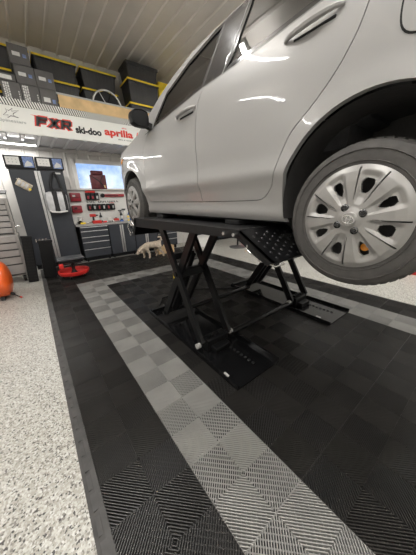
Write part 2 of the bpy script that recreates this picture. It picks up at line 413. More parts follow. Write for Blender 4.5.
# ------------------------------------------------------------------ scissor lift
LIFT = thing('scissor_lift', 'black mid-rise scissor lift standing on the tile mat and holding up the silver car', 'car lift', (1.86, 1.7, H))
def lift_side(x0, x1):
    """one base plate, its two scissor pairs and its platform"""
    s = 1
    bz = H
    bm = BM()
    box(bm, x0, x1, .90, 2.46, bz, bz + .014, .003)
    box(bm, x0, x0 + .016, .90, 2.46, bz + .014, bz + .045); box(bm, x1 - .016, x1, .90, 2.46, bz + .014, bz + .045)
    box(bm, x0 + .016, x1 - .016, 2.40, 2.45, bz + .014, bz + .06)
    base = obj('base_plate', bm, M['liftplate'], LIFT)
    bm = BM()
    for k in range(7): cyl(bm, (x0 + .30, 1.02 + k * .045, bz + .0143), (x0 + .30, 1.02 + k * .045, bz + .020), .014, n=12)
    obj('lock_hole', bm, M['dark'], base)
    bm = BM(); box(bm, x0 + .005, x0 + .022, 1.01, 1.06, bz + .046, bz + .052); obj('name_tag', bm, M['nylon'], base)
    xa, xb = x0 + .075, x1 - .135
    TOP, LOW = 1.125, .12
    for xc in (xa, xb):
        q = 1 if xc == xa else -1
        bm = BM(); bar(bm, (xc - .02 * q, 2.02, TOP), (xc - .02 * q, 1.42, LOW), .03, .076); obj('scissor_arm', fix(bm), M['lift'], LIFT)
        bm = BM(); bar(bm, (xc + .02 * q, 1.50, TOP), (xc + .02 * q, 2.17, LOW), .03, .076); obj('scissor_arm', fix(bm), M['lift'], LIFT)
    bm = BM()     # cross shaft, cylinder and locking block
    yc, zc = 1.77, .695
    cyl(bm, (xa - .05, yc, zc), (xb + .05, yc, zc), .026)
    obj('cross_shaft', bm, M['lift'], LIFT, True)
    for yy, z_, ex in ((1.42, LOW, .03), (2.17, LOW, .02), (2.02, TOP, 0), (1.50, TOP, 0)):
        bm = BM(); cyl(bm, (xa - ex, yy, z_), (xb + ex, yy, z_), .022); obj('pivot_shaft', bm, M['lift'], LIFT, True)
    bm = BM(); box(bm, xa + .02, xb - .02, 1.74, 1.80, .655, .735, .008); obj('crossbar', bm, M['lift'], LIFT)
    bm = BM(); box(bm, xa + .02, xb - .02, 1.88, 1.93, .80, .86, .008); obj('crossbar', bm, M['lift'], LIFT)
    bm = BM(); xm = (xa + xb) / 2
    cyl(bm, (xm, 2.16, .15), (xm, 1.86, .64), .045); cyl(bm, (xm, 1.86, .64), (xm, 1.72, .87), .024)
    obj('hydraulic_ram', bm, M['lift'], LIFT, True)
    bm = BM()     # release block at the rear feet
    box(bm, xa + .02, xb - .02, 1.37, 1.47, bz + .016, .145, .006)
    for k in range(4): box(bm, xa + .05 + k * .04, xa + .075 + k * .04, 1.40, 1.44, .135, .17)
    box(bm, xa + .05, xb - .05, 1.30, 1.37, bz + .016, .09, .006)
    obj('release_block', bm, M['lift'], LIFT)
    for xc, dx in ((xa, -.055), (xb, .055)):
        bm = BM(); lathe(bm, [(.006, -.018), (.024, -.018), (.024, -.006), (.016, -.004), (.016, .004), (.024, .006), (.024, .018), (.006, .018)], (xc + dx, 1.42, bz + .09), 'X', 20); obj('roller', bm, M['nylon'], LIFT, True, label='white roller wheel')
    # platform
    pz = 1.175
    bm = BM()
    box(bm, x0 + .02, x1 - .03, .93, 2.62, pz - .012, pz, .003)
    for xx in (x0 + .02, x1 - .045): prism(bm, [(xx, .93, pz - .010), (xx, 2.62, pz - .010), (xx, 2.62, pz - .10), (xx, .93, pz - .052)], (.015, 0, 0))
    box(bm, x0 + .035, x1 - .045, 1.0, 1.02, pz - .05, pz - .012); box(bm, x0 + .035, x1 - .045, 2.55, 2.57, pz - .08, pz - .012)
    plat = obj('platform', fix(bm), M['blackplastic'], LIFT)
    for yy in (.97, 1.06):
        bm = BM(); cyl(bm, (x0 + .022, yy, pz - .032), (x0 + .006, yy, pz - .032), .011, n=10); obj('bolt', bm, M['steel'], plat)
    # rear flap, dimpled, hanging from the platform end
    A = Vector((x0 + .02, .925, pz - .003)); dv = Vector((0, -.250, -.142)); wv = Vector((x1 - x0 - .05, 0, 0)); nv = dv.cross(wv).normalized()
    if nv.z < 0: nv = -nv
    bm = BM(); prism(bm, [A, A + wv, A + wv + dv, A + dv], -nv * .014)
    prism(bm, [A, A + dv, A + dv * .9 - nv * .05, A - nv * .06], (.012, 0, 0))
    prism(bm, [A + wv, A + wv + dv, A + wv + dv * .9 - nv * .05, A + wv - nv * .06], (-.012, 0, 0))
    for a in range(1, 9):
        for b in range(1, 6):
            p = A + wv * (a / 9) + dv * (b / 6 + (.08 if a % 2 else 0))
            cyl(bm, p - nv * .001, p + nv * .006, .011, .005, n=8)
    flap = obj('rear_flap', fix(bm), M['lift'], LIFT)
    bm = BM(); p0 = A + dv * .35 - nv * .065 + Vector((.004, 0, 0)); p1 = A + dv * 1.02 - nv * .03 + Vector((.03, 0, 0))
    tube(bm, [p0 + Vector((0, 0, .03)), p0, p0.lerp(p1, .5) - nv * .02, p1, p1 + Vector((.05, -.01, .01))], .007, 8)
    obj('latch_rod', bm, M['steel'], flap, True, label='bare steel latch rod')
    B = Vector((x0 + .02, 2.625, pz - .003)); dv = Vector((0, .115, -.20)); nv = Vector((0, .2, .115)).normalized()
    bm = BM(); prism(bm, [B, B + wv, B + wv + dv, B + dv], -nv * .014)
    prism(bm, [B, B + dv, B + dv * .9 - nv * .05, B - nv * .06], (.012, 0, 0))
    obj('front_flap', fix(bm), M['lift'], LIFT)
    for yy in (1.18, 2.30):
        bm = BM(); box(bm, x0 + .19, x0 + .36, yy - .07, yy + .07, pz, pz + .032, .006); obj('lift_pad', bm, M['blackplastic'], LIFT)
lift_side(.92, 1.41)
lift_side(2.31, 2.80)
bm = BM(); cyl(bm, (1.33, 1.42, .085), (2.39, 1.42, .085), .028); obj('tie_rod', bm, M['lift'], LIFT, True)
bm = BM(); cyl(bm, (1.33, 2.15, .085), (2.39, 2.15, .085), .028); obj('tie_rod', bm, M['lift'], LIFT, True)
bm = BM(); tube(bm, [(1.05, 1.90, .66), (1.03, 1.93, .64), (1.02, 1.90, .60), (1.03, 1.86, .62)], .016, 8); obj('safety_cap', bm, M['yellow'], LIFT, True, label='yellow cap on the near scissor')
bm = BM()   # bright hooks on the front flap
for k in range(3):
    tube(bm, [(.935 + .03 * k, 2.70, 1.08 - .02 * k), (.915 + .03 * k, 2.74, 1.12), (.91 + .03 * k, 2.78, 1.07), (.93 + .03 * k, 2.79, 1.0), (.92 + .03 * k, 2.76, .96)], .008, 6)
obj('strap_hook', bm, M['chrome'], LIFT, True)
bm = BM(); tube(bm, [(1.0, 2.4, H + .02), (1.25, 2.75, H + .014), (1.8, 2.7, H + .014), (2.3, 2.35, H + .014), (2.35, 2.2, H + .02)], .010, 6); obj('hydraulic_hose', bm, M['blackplastic'], LIFT, True)

# ------------------------------------------------------------------ the car
def interp(x, xs, ys):
    if x <= xs[0]: return ys[0]
    for i in range(len(xs) - 1):
        if x <= xs[i + 1]: return ys[i] + (ys[i + 1] - ys[i]) * (x - xs[i]) / (xs[i + 1] - xs[i])
    return ys[-1]
PZ = [1.15, 1.215, 1.25, 1.30, 1.335, 1.41, 1.465, 1.55, 1.65, 1.75, 1.85, 1.92, 1.97, 2.03, 2.06, 2.43, 2.48]
PX = [1.19, 1.135, 1.112, 1.118, 1.110, 1.092, 1.064, 1.075, 1.071, 1.069, 1.070, 1.075, 1.082, 1.097, 1.108, 1.265, 1.32]
YX = [-.46, -.40, -.3, -.15, 0, .3, 2.6, 3.0, 3.2, 3.35, 3.5, 3.6, 3.7, 3.75]
YO = [.24, .15, .075, .03, .01, 0, 0, .005, .015, .04, .10, .18, .32, .45]
XC = 1.93
def sx_raw(y, z): return interp(z, PZ, PX) + interp(y, YX, YO)
def sx(y, z):
    a = 0
    for d in (-.02, -.01, 0, .01, .02): a += sx_raw(y, z + d * .8)
    b = 0
    for d in (-.05, .05): b += sx_raw(y + d, z)
    return (a + b) / 7
def bulge_arch(y, z):
    """soft wheel-arch flare"""
    f = 0
    for cy, cz in ((.395, 1.33), (2.92, 1.335)):
        r = math.hypot(y - cy, z - cz)
        if z > 1.2: f = max(f, math.exp(-((r - .37) / .055) ** 2))
    return -.012 * f
def inside(p, poly):
    c = False; x, y = p; n = len(poly)
    for i in range(n):
        (x1, y1), (x2, y2) = poly[i], poly[i - 1]
        if (y1 > y) != (y2 > y) and x < (x2 - x1) * (y - y1) / (y2 - y1) + x1: c = not c
    return c
def resample(poly, d=.03):
    out = []
    for i in range(len(poly)):
        a, b = poly[i], poly[(i + 1) % len(poly)]; L = math.hypot(b[0] - a[0], b[1] - a[1]); n = max(1, int(L / d))
        for k in range(n): out.append((a[0] + (b[0] - a[0]) * k / n, a[1] + (b[1] - a[1]) * k / n))
    return out
def smoothpoly(poly, corners=()):
    """round the corners of an outline a little"""
    p = resample(poly, .012); n = len(p); keep = set()
    for i, q in enumerate(p):
        for c in corners:
            if math.hypot(q[0] - c[0], q[1] - c[1]) < .004: keep.add(i)
    for _ in range(5):
        p = [p[i] if i in keep else ((p[i - 1][0] + 2 * p[i][0] + p[(i + 1) % n][0]) / 4, (p[i - 1][1] + 2 * p[i][1] + p[(i + 1) % n][1]) / 4) for i in range(n)]
    return p
def offset(poly, d):
    """shrink (d>0) a closed outline"""
    n = len(poly); ar = sum(poly[i - 1][0] * poly[i][1] - poly[i][0] * poly[i - 1][1] for i in range(n)); s = 1 if ar > 0 else -1
    out = []
    for i in range(n):
        a, b = poly[i - 1], poly[(i + 1) % n]; tx, ty = b[0] - a[0], b[1] - a[1]; L = math.hypot(tx, ty) or 1
        out.append((poly[i][0] - s * ty / L * d, poly[i][1] + s * tx / L * d))
    return out
def panel(name, outline, m, parent, holes=(), side=1, lip=.022, off=0., step=.03, flare=True, labels=None):
    polys = [outline] + list(holes)
    verts, edges = [], []
    for p in polys:
        s = len(verts); n = len(p)
        verts += [Vector(q) for q in p]; edges += [(s + i, s + (i + 1) % n) for i in range(n)]
    ys = [q[0] for q in outline]; zs = [q[1] for q in outline]
    y = min(ys) + step / 2; k = 0
    while y < max(ys):
        z = min(zs) + step / 2 + (step / 2 if k % 2 else 0)
        while z < max(zs):
            if inside((y, z), outline) and not any(inside((y, z), h) for h in holes): verts.append(Vector((y, z)))
            z += step
        y += step; k += 1
    vo, eo, fo, *_ = delaunay_2d_cdt(verts, edges, [], 0, 1e-6)
    bm = BM(); V = []
    for v in vo:
        X = sx(v.x, v.y) + (bulge_arch(v.x, v.y) if flare else 0) + off
        V.append(bm.verts.new((X if side > 0 else 2 * XC - X, v.x, v.y)))
    for f in fo:
        c = sum((vo[i] for i in f), Vector((0, 0))) / len(f)
        if inside(c, outline) and not any(inside(c, h) for h in holes):
            try: bm.faces.new([V[i] for i in f])
            except ValueError: pass
    bmesh.ops.delete(bm, geom=[v for v in bm.verts if not v.link_faces], context='VERTS')
    bmesh.ops.recalc_face_normals(bm, faces=bm.faces)
    nx = sum(f.normal.x * f.calc_area() for f in bm.faces)
    if nx * side > 0: bmesh.ops.reverse_faces(bm, faces=bm.faces)
    if lip:
        be = [e for e in bm.edges if len(e.link_faces) == 1]
        r = bmesh.ops.extrude_edge_only(bm, edges=be)
        nv = [g for g in r['geom'] if isinstance(g, bmesh.types.BMVert)]
        bmesh.ops.translate(bm, vec=(lip * side, 0, 0), verts=nv)
    return obj(name, bm, m, parent, True, angle=50)
def circ(cy, cz, r, n=48): return [(cy + r * math.cos(2 * PI * i / n), cz + r * math.sin(2 * PI * i / n)) for i in range(n)]

CAR = thing('car', 'silver hatchback car raised on the black scissor lift', 'car', (XC, 1.65, .96))
front_door = [(2.50, 1.345), (2.0, 1.338), (1.517, 1.333), (1.516, 1.45), (1.521, 1.594), (1.528, 1.758), (1.512, 1.879), (1.491, 1.993), (1.465, 2.052), (1.65, 2.036), (1.90, 2.014), (2.25, 1.983), (2.36, 1.965), (2.46, 1.82), (2.505, 1.6)]
rear_door = [(1.511, 1.333), (1.10, 1.333), (.925, 1.336), (.893, 1.35), (.841, 1.403), (.812, 1.47), (.792, 1.536), (.762, 1.595), (.727, 1.645), (.652, 1.703), (.586, 1.765), (.531, 1.83), (.490, 1.905), (.472, 1.977), (.470, 2.09), (.67, 2.085), (.95, 2.066), (1.27, 2.055), (1.459, 2.052), (1.485, 1.993), (1.506, 1.879), (1.522, 1.758), (1.515, 1.594), (1.510, 1.45)]
fglass = [(2.233, 1.995), (2.10, 2.245), (1.80, 2.362), (1.508, 2.422), (1.405, 2.428), (1.443, 2.214), (1.470, 2.060), (1.65, 2.044), (1.90, 2.022)]
bpil = [(1.466, 2.060), (1.439, 2.214), (1.401, 2.430), (1.193, 2.436), (1.238, 2.175), (1.272, 2.062)]
rglass = [(1.268, 2.062), (1.234, 2.175), (1.189, 2.436), (.95, 2.438), (.66, 2.405), (.45, 2.33), (.34, 2.22), (.33, 2.13), (.47, 2.10), (.67, 2.092), (.95, 2.072)]
outer_top = [(3.75, 1.50), (3.74, 1.66), (3.66, 1.77), (3.45, 1.86), (3.2, 1.92), (3.0, 1.955), (2.80, 1.985), (2.62, 2.02), (2.45, 2.13), (2.25, 2.265), (2.05, 2.355), (1.80, 2.415), (1.5, 2.452), (1.1, 2.466), (.6, 2.455), (.2, 2.39), (-.08, 2.26), (-.26, 2.02), (-.38, 1.80), (-.44, 1.60), (-.44, 1.35)]
outer = [(-.40, 1.22), (0, 1.215), (1.0, 1.215), (2.0, 1.222), (2.6, 1.228), (3.3, 1.23), (3.70, 1.26)] + outer_top
for side in (1, -1):
    fd, rd = smoothpoly(front_door, [(1.517, 1.333), (1.465, 2.052)]), smoothpoly(rear_door, [(1.511, 1.333), (1.459, 2.052)])
    holes = [offset(fd, -.004), offset(rd, -.004), resample(fglass), resample(bpil), resample(rglass), circ(.395, 1.33, .373), circ(2.92, 1.335, .368)]
    bigout = resample(outer, .03)
    # arches cut through the lower edge: their circles stay inside the outline above it, the sill gap is closed by the outline itself
    def cut(poly, cy, cz, r):
        out = []
        z0 = min(p[1] for p in poly if abs(p[0] - cy) < .5)
        dy = math.sqrt(max(0, r * r - (cz - z0 - .0) ** 2))
        done = False
        for p in poly:
            if abs(p[0] - cy) < dy and p[1] < cz:
                if not done:
                    a0 = math.atan2(z0 - cz, -dy); a1 = math.atan2(z0 - cz, dy)
                    a0 = a0 + 2 * PI if a0 < 0 else a0
                    n = 40
                    for k in range(n + 1):
                        a = a0 + (a1 - a0) * k / n; out.append((cy + r * math.cos(a), cz + r * math.sin(a)))
                    done = True
            else: out.append(p)
        return out
    bo = cut(cut(bigout, .395, 1.33, .375), 2.92, 1.335, .37)
    panel('body_side', bo, M['paint'], CAR, holes[:5], side, lip=.03)
    d1 = panel('front_door', fd, M['paint'], CAR, (), side)
    d2 = panel('rear_door', rd, M['paint'], CAR, (), side)
    gz = panel('side_window', resample(offset(resample(fglass, .05), .012)), M['carglass'], d1, (), side, 0, .010, .05, False)
    gz2 = panel('side_window', resample(offset(resample(rglass, .05), .012)), M['carglass'], d2, (), side, 0, .010, .05, False)
    fr = resample(fglass, .05); panel('window_frame', resample(fr), M['carblack'], d1, [resample(offset(fr, .028))], side, .012, .002, .05, False)
    fr = resample(rglass, .05); panel('window_frame', resample(fr), M['carblack'], d2, [resample(offset(fr, .028))], side, .012, .002, .05, False)
    panel('door_pillar', resample(bpil), M['carblack'], CAR, [], side, .012, 0., .05, False)
    # door handles
    for d, y0, z0 in ((d1, 1.645, 1.946), (d2, .685, 2.0)):
        s = side
        def P(dy, dz, out): 
            X = sx(y0 + dy, z0 + dz) - out
            return (X if s > 0 else 2 * XC - X, y0 + dy, z0 + dz)
        bm = BM()
        ring = []
        for k in range(24):
            a = 2 * PI * k / 24; ring.append(P(.075 * math.cos(a) + .01, .030 * math.sin(a) - .008, -.0005))
        rim = [bm.verts.new(Vector(p) + Vector((-.002 * s, 0, 0))) for p in ring]
        inn = [bm.verts.new(Vector(p).lerp(Vector(P(.01, -.008, -.0005)), .35) + Vector((-.0015 * s, 0, 0))) for p in ring]
        c = bm.verts.new(Vector(P(.01, -.008, 0)) + Vector((-.001 * s, 0, 0)))
        for k in range(24):
            bm.faces.new((rim[k], rim[(k + 1) % 24], inn[(k + 1) % 24], inn[k])); bm.faces.new((inn[k], inn[(k + 1) % 24], c))
        obj('handle_cup', fix(bm), M['hubcap'], d, True)
        bm = BM(); n = 11
        pts = [P(-.125 + .25 * k / (n - 1), .012 + .010 * (-.5 + k / (n - 1)) * -1, .010 + .030 * math.sin(PI * k / (n - 1)) ** .5 - .008) for k in range(n)]
        tube(bm, pts, [.008 + .006 * math.sin(PI * k / (n - 1)) for k in range(n)], 8)
        obj('door_handle', bm, M['paint'], d, True)
        bm = BM(); tube(bm, [P(-.10 + .016 * k, -.010, .002) for k in range(12)], .005, 6); obj('handle_shade', bm, M['dark'], d)  # dark tube put in for the shade under the handle
    # headlamp
    hl = [(3.62, 1.60), (3.40, 1.66), (3.22, 1.77), (3.13, 1.86), (3.22, 1.875), (3.45, 1.83), (3.64, 1.75)]
    h = panel('headlamp', resample(hl), M['lens'], CAR, [], side, .01, -.004, .03, False)
    panel('indicator', resample([(3.20, 1.80), (3.13, 1.855), (3.17, 1.865), (3.25, 1.83)]), M['amber'], h, [], side, .006, -.008, .02, False)
    # wheel-arch liners
    for cy, cz in ((.395, 1.33), (2.92, 1.335)):
        bm = BM(); n = 32
        for xx0, xx1, r in ((1.10, 1.55, .37),):
            ra = [bm.verts.new((xx0 if side > 0 else 2 * XC - xx0, cy + r * math.cos(a), cz + r * math.sin(a))) for a in [R(-15 + 210 * k / n) for k in range(n + 1)]]
            rb = [bm.verts.new((xx1 if side > 0 else 2 * XC - xx1, cy + r * math.cos(a), cz + r * math.sin(a))) for a in [R(-15 + 210 * k / n) for k in range(n + 1)]]
            for k in range(n): bm.faces.new((ra[k], ra[k + 1], rb[k + 1], rb[k]))
            bm.faces.new(rb)
        obj('arch_liner', bm, M['liner_dark'], CAR, True)
    # mirror
    bm = BM(); s = side
    def mx(x): return x if s > 0 else 2 * XC - x
    prof = [(.895, 2.065), (.900, 2.095), (.925, 2.115), (1.00, 2.122), (1.045, 2.112), (1.055, 2.06), (1.050, 2.005), (1.025, 1.994), (.94, 2.000), (.905, 2.02)]
    rings = []
    for yy, sc in ((2.235, .92), (2.225, 1.), (2.26, 1.06), (2.31, 1.0), (2.35, .8), (2.375, .4)):
        rings.append([bm.verts.new((mx(.99 + (a - .99) * sc), yy, 2.08 + (b - 2.08) * sc)) for a, b in prof])
    for i in range(len(rings) - 1):
        for k in range(len(prof)): bm.faces.new((rings[i][k], rings[i][(k + 1) % 10], rings[i + 1][(k + 1) % 10], rings[i + 1][k]))
    bm.faces.new(rings[0]); bm.faces.new(rings[-1][::-1])
    prism(bm, [(mx(1.02), 2.27, 2.02), (mx(1.05), 2.27, 2.05), (mx(1.115), 2.25, 2.03), (mx(1.095), 2.25, 1.985)], (0, .06, 0))
    mr = obj('side_mirror', fix(bm), M['blackplastic'], CAR, True)
    bm = BM(); prism(bm, [(mx(.99 + (a - .99) * .84), 2.2342, 2.08 + (b - 2.08) * .84) for a, b in prof], (0, -.0025, 0)); obj('mirror_glass', fix(bm), M['blackplastic'], mr)
    bm = BM(); prism(bm, [(mx(sx(2.24, 1.99) - .004), 2.24, 1.985), (mx(sx(2.42, 1.99) - .004), 2.42, 1.975), (mx(sx(2.24, 2.12) - .004), 2.215, 2.09)], (.012 * s, 0, 0)); obj('mirror_base', fix(bm), M['blackplastic'], mr)
# fuel door on the near side only
fu = smoothpoly([(.362, 1.88), (.352, 1.835), (.32, 1.815), (.20, 1.815), (.165, 1.835), (.155, 1.88), (.155, 1.97), (.17, 2.01), (.21, 2.02), (.31, 2.02), (.35, 2.0), (.362, 1.96)])
panel('fuel_door', fu, M['paint'], CAR, [], 1, .004, -.004, .03, False)
fo = resample(offset(fu, -.006)); panel('fuel_door_gap', fo, M['dark'], CAR, [resample(offset(fu, .001))], 1, 0, -.0015, .05, False)

# centre strip: bonnet, windscreen, roof, tailgate, between the two side outlines
top = resample([(y, z) for y, z in outer_top], .08)[:-1]
top = [p for p in top if True]
def strip(name, pts, m, crown=.05, bulge=0., n=13, lift=0.):
    bm = BM(); rows = []
    for y, z in pts:
        x0 = sx(y, z); row = []
        for k in range(n):
            u = -1 + 2 * k / (n - 1); q = 1 - u * u
            row.append(bm.verts.new((XC + u * (XC - x0), y + bulge * q * (1 if y > 1.6 else -1), z + crown * q + lift)))
        rows.append(row)
    for i in range(len(rows) - 1):
        for k in range(n - 1): bm.faces.new((rows[i][k], rows[i][k + 1], rows[i + 1][k + 1], rows[i + 1][k]))
    return obj(name, fix(bm), m, CAR, True)
def seg(lo, hi, lst): return lst[lo:hi]
ot = outer_top
front = resample([(3.70, 1.26)] + ot[:3], .05)
i0 = [k for k, p in enumerate(front) if p == ot[2]]; front = front[:i0[0] + 1] if i0 else front
strip('front_bumper', [(3.70, 1.24), (3.73, 1.36), (3.75, 1.50), (3.74, 1.66), (3.66, 1.77)], M['paint'], .0, .12)
strip('bonnet', [(3.66, 1.77), (3.45, 1.86), (3.2, 1.92), (3.0, 1.955), (2.80, 1.985), (2.62, 2.02)], M['paint'], .05, .02)
strip('windscreen', [(2.62, 2.02), (2.45, 2.13), (2.25, 2.265), (2.05, 2.355), (1.80, 2.415)], M['carglass'], .05, .02)
strip('roof', [(1.80, 2.415), (1.5, 2.452), (1.1, 2.466), (.6, 2.455), (.2, 2.39)], M['paint'], .045, 0)
strip('rear_window', [(.2, 2.39), (-.08, 2.26), (-.26, 2.02)], M['carglass'], .03, .04)
strip('tailgate', [(-.26, 2.02), (-.38, 1.80), (-.44, 1.60), (-.44, 1.35), (-.40, 1.22)], M['paint'], .0, .08)
bm = BM()   # floor pan, exhaust and inner sills
box(bm, 1.16, 2.70, .82, 2.50, 1.222, 1.30, .02); box(bm, 1.42, 2.29, .84, 2.60, 1.125, 1.25, .02); box(bm, 1.17, 2.69, 2.36, 2.54, 1.206, 1.30, .01); box(bm, 1.42, 2.29, 2.58, 3.3, 1.14, 1.27, .02); box(bm, 1.56, 2.30, -.35, .82, 1.24, 1.34, .02); box(bm, 1.56, 2.30, 2.5, 3.55, 1.24, 1.34, .02)
cyl(bm, (1.75, -.3, 1.22), (1.85, 2.8, 1.21), .03)
box(bm, 1.15, 1.19, .80, 2.52, 1.30, 1.95); box(bm, 2.67, 2.71, .80, 2.52, 1.30, 1.95)
obj('floor_pan', bm, M['liner_dark'], CAR)
for yy in (1.45, .55):
    for xx in (1.52, 2.34):
        bm = BM(); box(bm, xx - .24, xx + .24, yy, yy + .48, 1.55, 1.72, .05)
        box(bm, xx - .23, xx + .23, yy - .08, yy + .07, 1.66, 2.18, .05); box(bm, xx - .12, xx + .12, yy - .09, yy + .0, 2.17, 2.34, .03)
        obj('car_seat', bm, M['seat'], CAR, True)
bm = BM(); box(bm, 1.22, 2.64, 2.15, 2.6, 1.55, 1.98, .06); obj('dashboard', bm, M['seat'], CAR, True)
bm = BM(); lathe(bm, [(.18 + .014 * math.cos(a), .014 * math.sin(a)) for a in [2 * PI * k / 8 for k in range(8)]], (1.52, 2.08, 1.98), 'Y', 24, closed=True); obj('steering_wheel', bm, M['blackplastic'], CAR, True)

# wheels
def wheel(cx, cy, cz, side):
    def tx(p):   # local: axis along -x is outward
        return p
    bm = BM(); RT = .298
    prof = [(.196, -.085), (.205, -.094), (.245, -.098), (.272, -.094), (.290, -.080), (RT, -.055), (RT + .001, -.02), (RT + .001, .02), (RT, .055), (.290, .080), (.272, .094), (.245, .098), (.205, .094), (.196, .085)]
    c = (cx + .098 * side, cy, cz)
    lathe(bm, [(r, h * side) for r, h in prof], c, 'X', 72, closed=True)
    # tread blocks
    n = 54
    for k in range(n):
        a = 2 * PI * k / n
        for h0, h1, r0 in ((-.083, -.047, .2935), (-.040, -.012, .2985), (.012, .040, .2985), (.047, .083, .2935)):
            aa = a + (.03 if h0 < 0 else 0); da = .042
            pts = []
            for rr in (r0 - .01, r0 + .0055):
                for h in (h0, h1):
                    for s_ in (-1, 1):
                        # the shoulder blocks follow the tyre's rounded edge
                        red = .013 if (abs(h) > .08) else 0
                        b = aa + s_ * da * .9
                        pts.append(bm.verts.new((c[0] + h, cy + (rr - red) * math.cos(b), cz + (rr - red) * math.sin(b))))
            for q in ((0, 2, 3, 1), (4, 5, 7, 6), (0, 1, 5, 4), (2, 6, 7, 3), (0, 4, 6, 2), (1, 3, 7, 5)): bm.faces.new([pts[i] for i in q])
    # sidewall ring ribs
    for rr in (.222, .262):
        lathe(bm, [(rr - .003, -.094 * side), (rr, -.1000 * side), (rr + .003, -.094 * side)], c, 'X', 72, closed=True)
    t = obj('wheel', fix(bm), M['rubber'], CAR, True, angle=30)
    # dark rim and brake behind the cover
    bm = BM(); lathe(bm, [(.02, -.045 * side), (.15, -.045 * side), (.19, -.07 * side), (.198, -.08 * side), (.198, .08 * side), (.02, .08 * side)], c, 'X', 40)
    obj('steel_rim', bm, M['liner_dark'], t, True)
    # cover: polar grid with eight rounded openings (four of them flanked by slits)
    bm = BM(); NR, NA = 46, 384
    ro = .208
    def closed(r, a):
        deg = math.degrees(a)
        for k in range(8):
            a0 = 29 + 45 * k; d = (deg - a0 + 180) % 360 - 180
            w = r * math.radians(d); fl = k % 2     # odd ones carry the slits
            rc, hl, hw = (.133, .029, .0215 + (r - .134) * .28) if k % 2 else (.133, .030, .0165 + (r - .134) * .20)
            q = (abs(r - rc) / hl) ** 2.4 + (abs(w) / max(hw, .003)) ** 2.4
            if q < 1: return False
            if fl:
                for sgn in (-1, 1):
                    w0 = sgn * (.020 + (r - .07) * .24)
                    if .075 < r < .198 and abs(w - w0) < .0012 + .0018 * (r - .075) / .12: return False
        return True
    def height(r, a):
        deg = math.degrees(a); d = abs((deg - 29 + 22.5) % 45 - 22.5)     # 0 at an opening, 22.5 at a spoke centre
        h = interp(r, [0, .03, .05, .09, .15, .185, .200, .208], [.030, .030, .022, .020, .018, .012, .004, .0])
        spoke = max(0, min(1, (d - 8) / 6)); 
        dish = .010 * (1 - spoke) * max(0, min(1, (r - .06) / .03)) * max(0, min(1, (.19 - r) / .02))
        return h - dish
    V = [[None] * NA for _ in range(NR + 1)]
    for i in range(NR + 1):
        r = .012 + (ro - .012) * i / NR
        for k in range(NA):
            a = 2 * PI * k / NA; V[i][k] = bm.verts.new((cx - side * height(r, a), cy - r * math.cos(a), cz + r * math.sin(a)))
    for i in range(NR):
        r = .012 + (ro - .012) * (i + .5) / NR
        for k in range(NA):
            if closed(r, 2 * PI * (k + .5) / NA): bm.faces.new((V[i][k], V[i][(k + 1) % NA], V[i + 1][(k + 1) % NA], V[i + 1][k]))
    cc = bm.verts.new((cx - side * .030, cy, cz))
    for k in range(NA): bm.faces.new((cc, V[0][(k + 1) % NA], V[0][k]))
    bmesh.ops.delete(bm, geom=[v for v in bm.verts if not v.link_faces], context='VERTS')
    fix(bm)
    be = [e for e in bm.edges if len(e.link_faces) == 1]
    rr = bmesh.ops.extrude_edge_only(bm, edges=be)
    bmesh.ops.translate(bm, vec=(.012 * side, 0, 0), verts=[g for g in rr['geom'] if isinstance(g, bmesh.types.BMVert)])
    hc = obj('hubcap', bm, M['hubcap'], t, True, angle=35)
    for k in range(4):
        a = R(29 + 90 * k); p = Vector((cx - side * .010, cy - .051 * math.cos(a), cz + .051 * math.sin(a)))
        bm = BM(); lathe(bm, [(.0155, .0), (.0155, -.015 * side), (.011, -.0185 * side), (.009, -.006 * side), (.001, -.005 * side)], p, 'X', 14)
        cyl(bm, p + Vector((-.004 * side, 0, 0)), p + Vector((-.020 * side, 0, 0)), .009, n=6)
        obj('lug_nut', bm, M['carblack'], t, True)
    bm = BM(); lathe(bm, [(.031, 0), (.031, -.006 * side), (.027, -.010 * side), (.001, -.011 * side)], (cx - side * .026, cy, cz), 'X', 32)
    obj('hub_centre', bm, M['hubcap'], t, True)
    bm = BM(); xx = cx - side * .0375
    tilt = R(-14)
    def ell(a, b, oz=0, n=28):
        pts = []
        for k in range(n):
            u = 2 * PI * k / n; py, pz = a * math.cos(u), b * math.sin(u) + oz
            pts.append((xx, cy - (py * math.cos(tilt) - pz * math.sin(tilt)), cz + py * math.sin(tilt) + pz * math.cos(tilt)))
        tube(bm, pts, .0019, 6, closed=True)
    ell(.0235, .0165); ell(.0075, .0155); ell(.0155, .0065, .008)
    obj('emblem', bm, M['chrome'], t, True)
    if side > 0 and cy < 1:
        bm = BM(); a = R(-62); p = Vector((cx + .034, cy - .130 * math.cos(a), cz + .130 * math.sin(a)))
        cyl(bm, p, p + Vector((-.012, 0, 0)), .017, n=14); obj('wheel_weight', bm, M['amber'], t, label='orange spot behind the hubcap')
    return t
wheel(1.072, .402, 1.250, 1)
wheel(1.072, 2.945, 1.325, 1)
wheel(2 * XC - 1.072, .402, 1.250, -1)
wheel(2 * XC - 1.072, 2.945, 1.325, -1)
bm = BM()
cyl(bm, (1.17, .402, 1.25), (2.69, .402, 1.25), .035); cyl(bm, (1.17, 2.945, 1.325), (2.69, 2.945, 1.325), .035)
obj('axle', bm, M['liner_dark'], CAR, True)

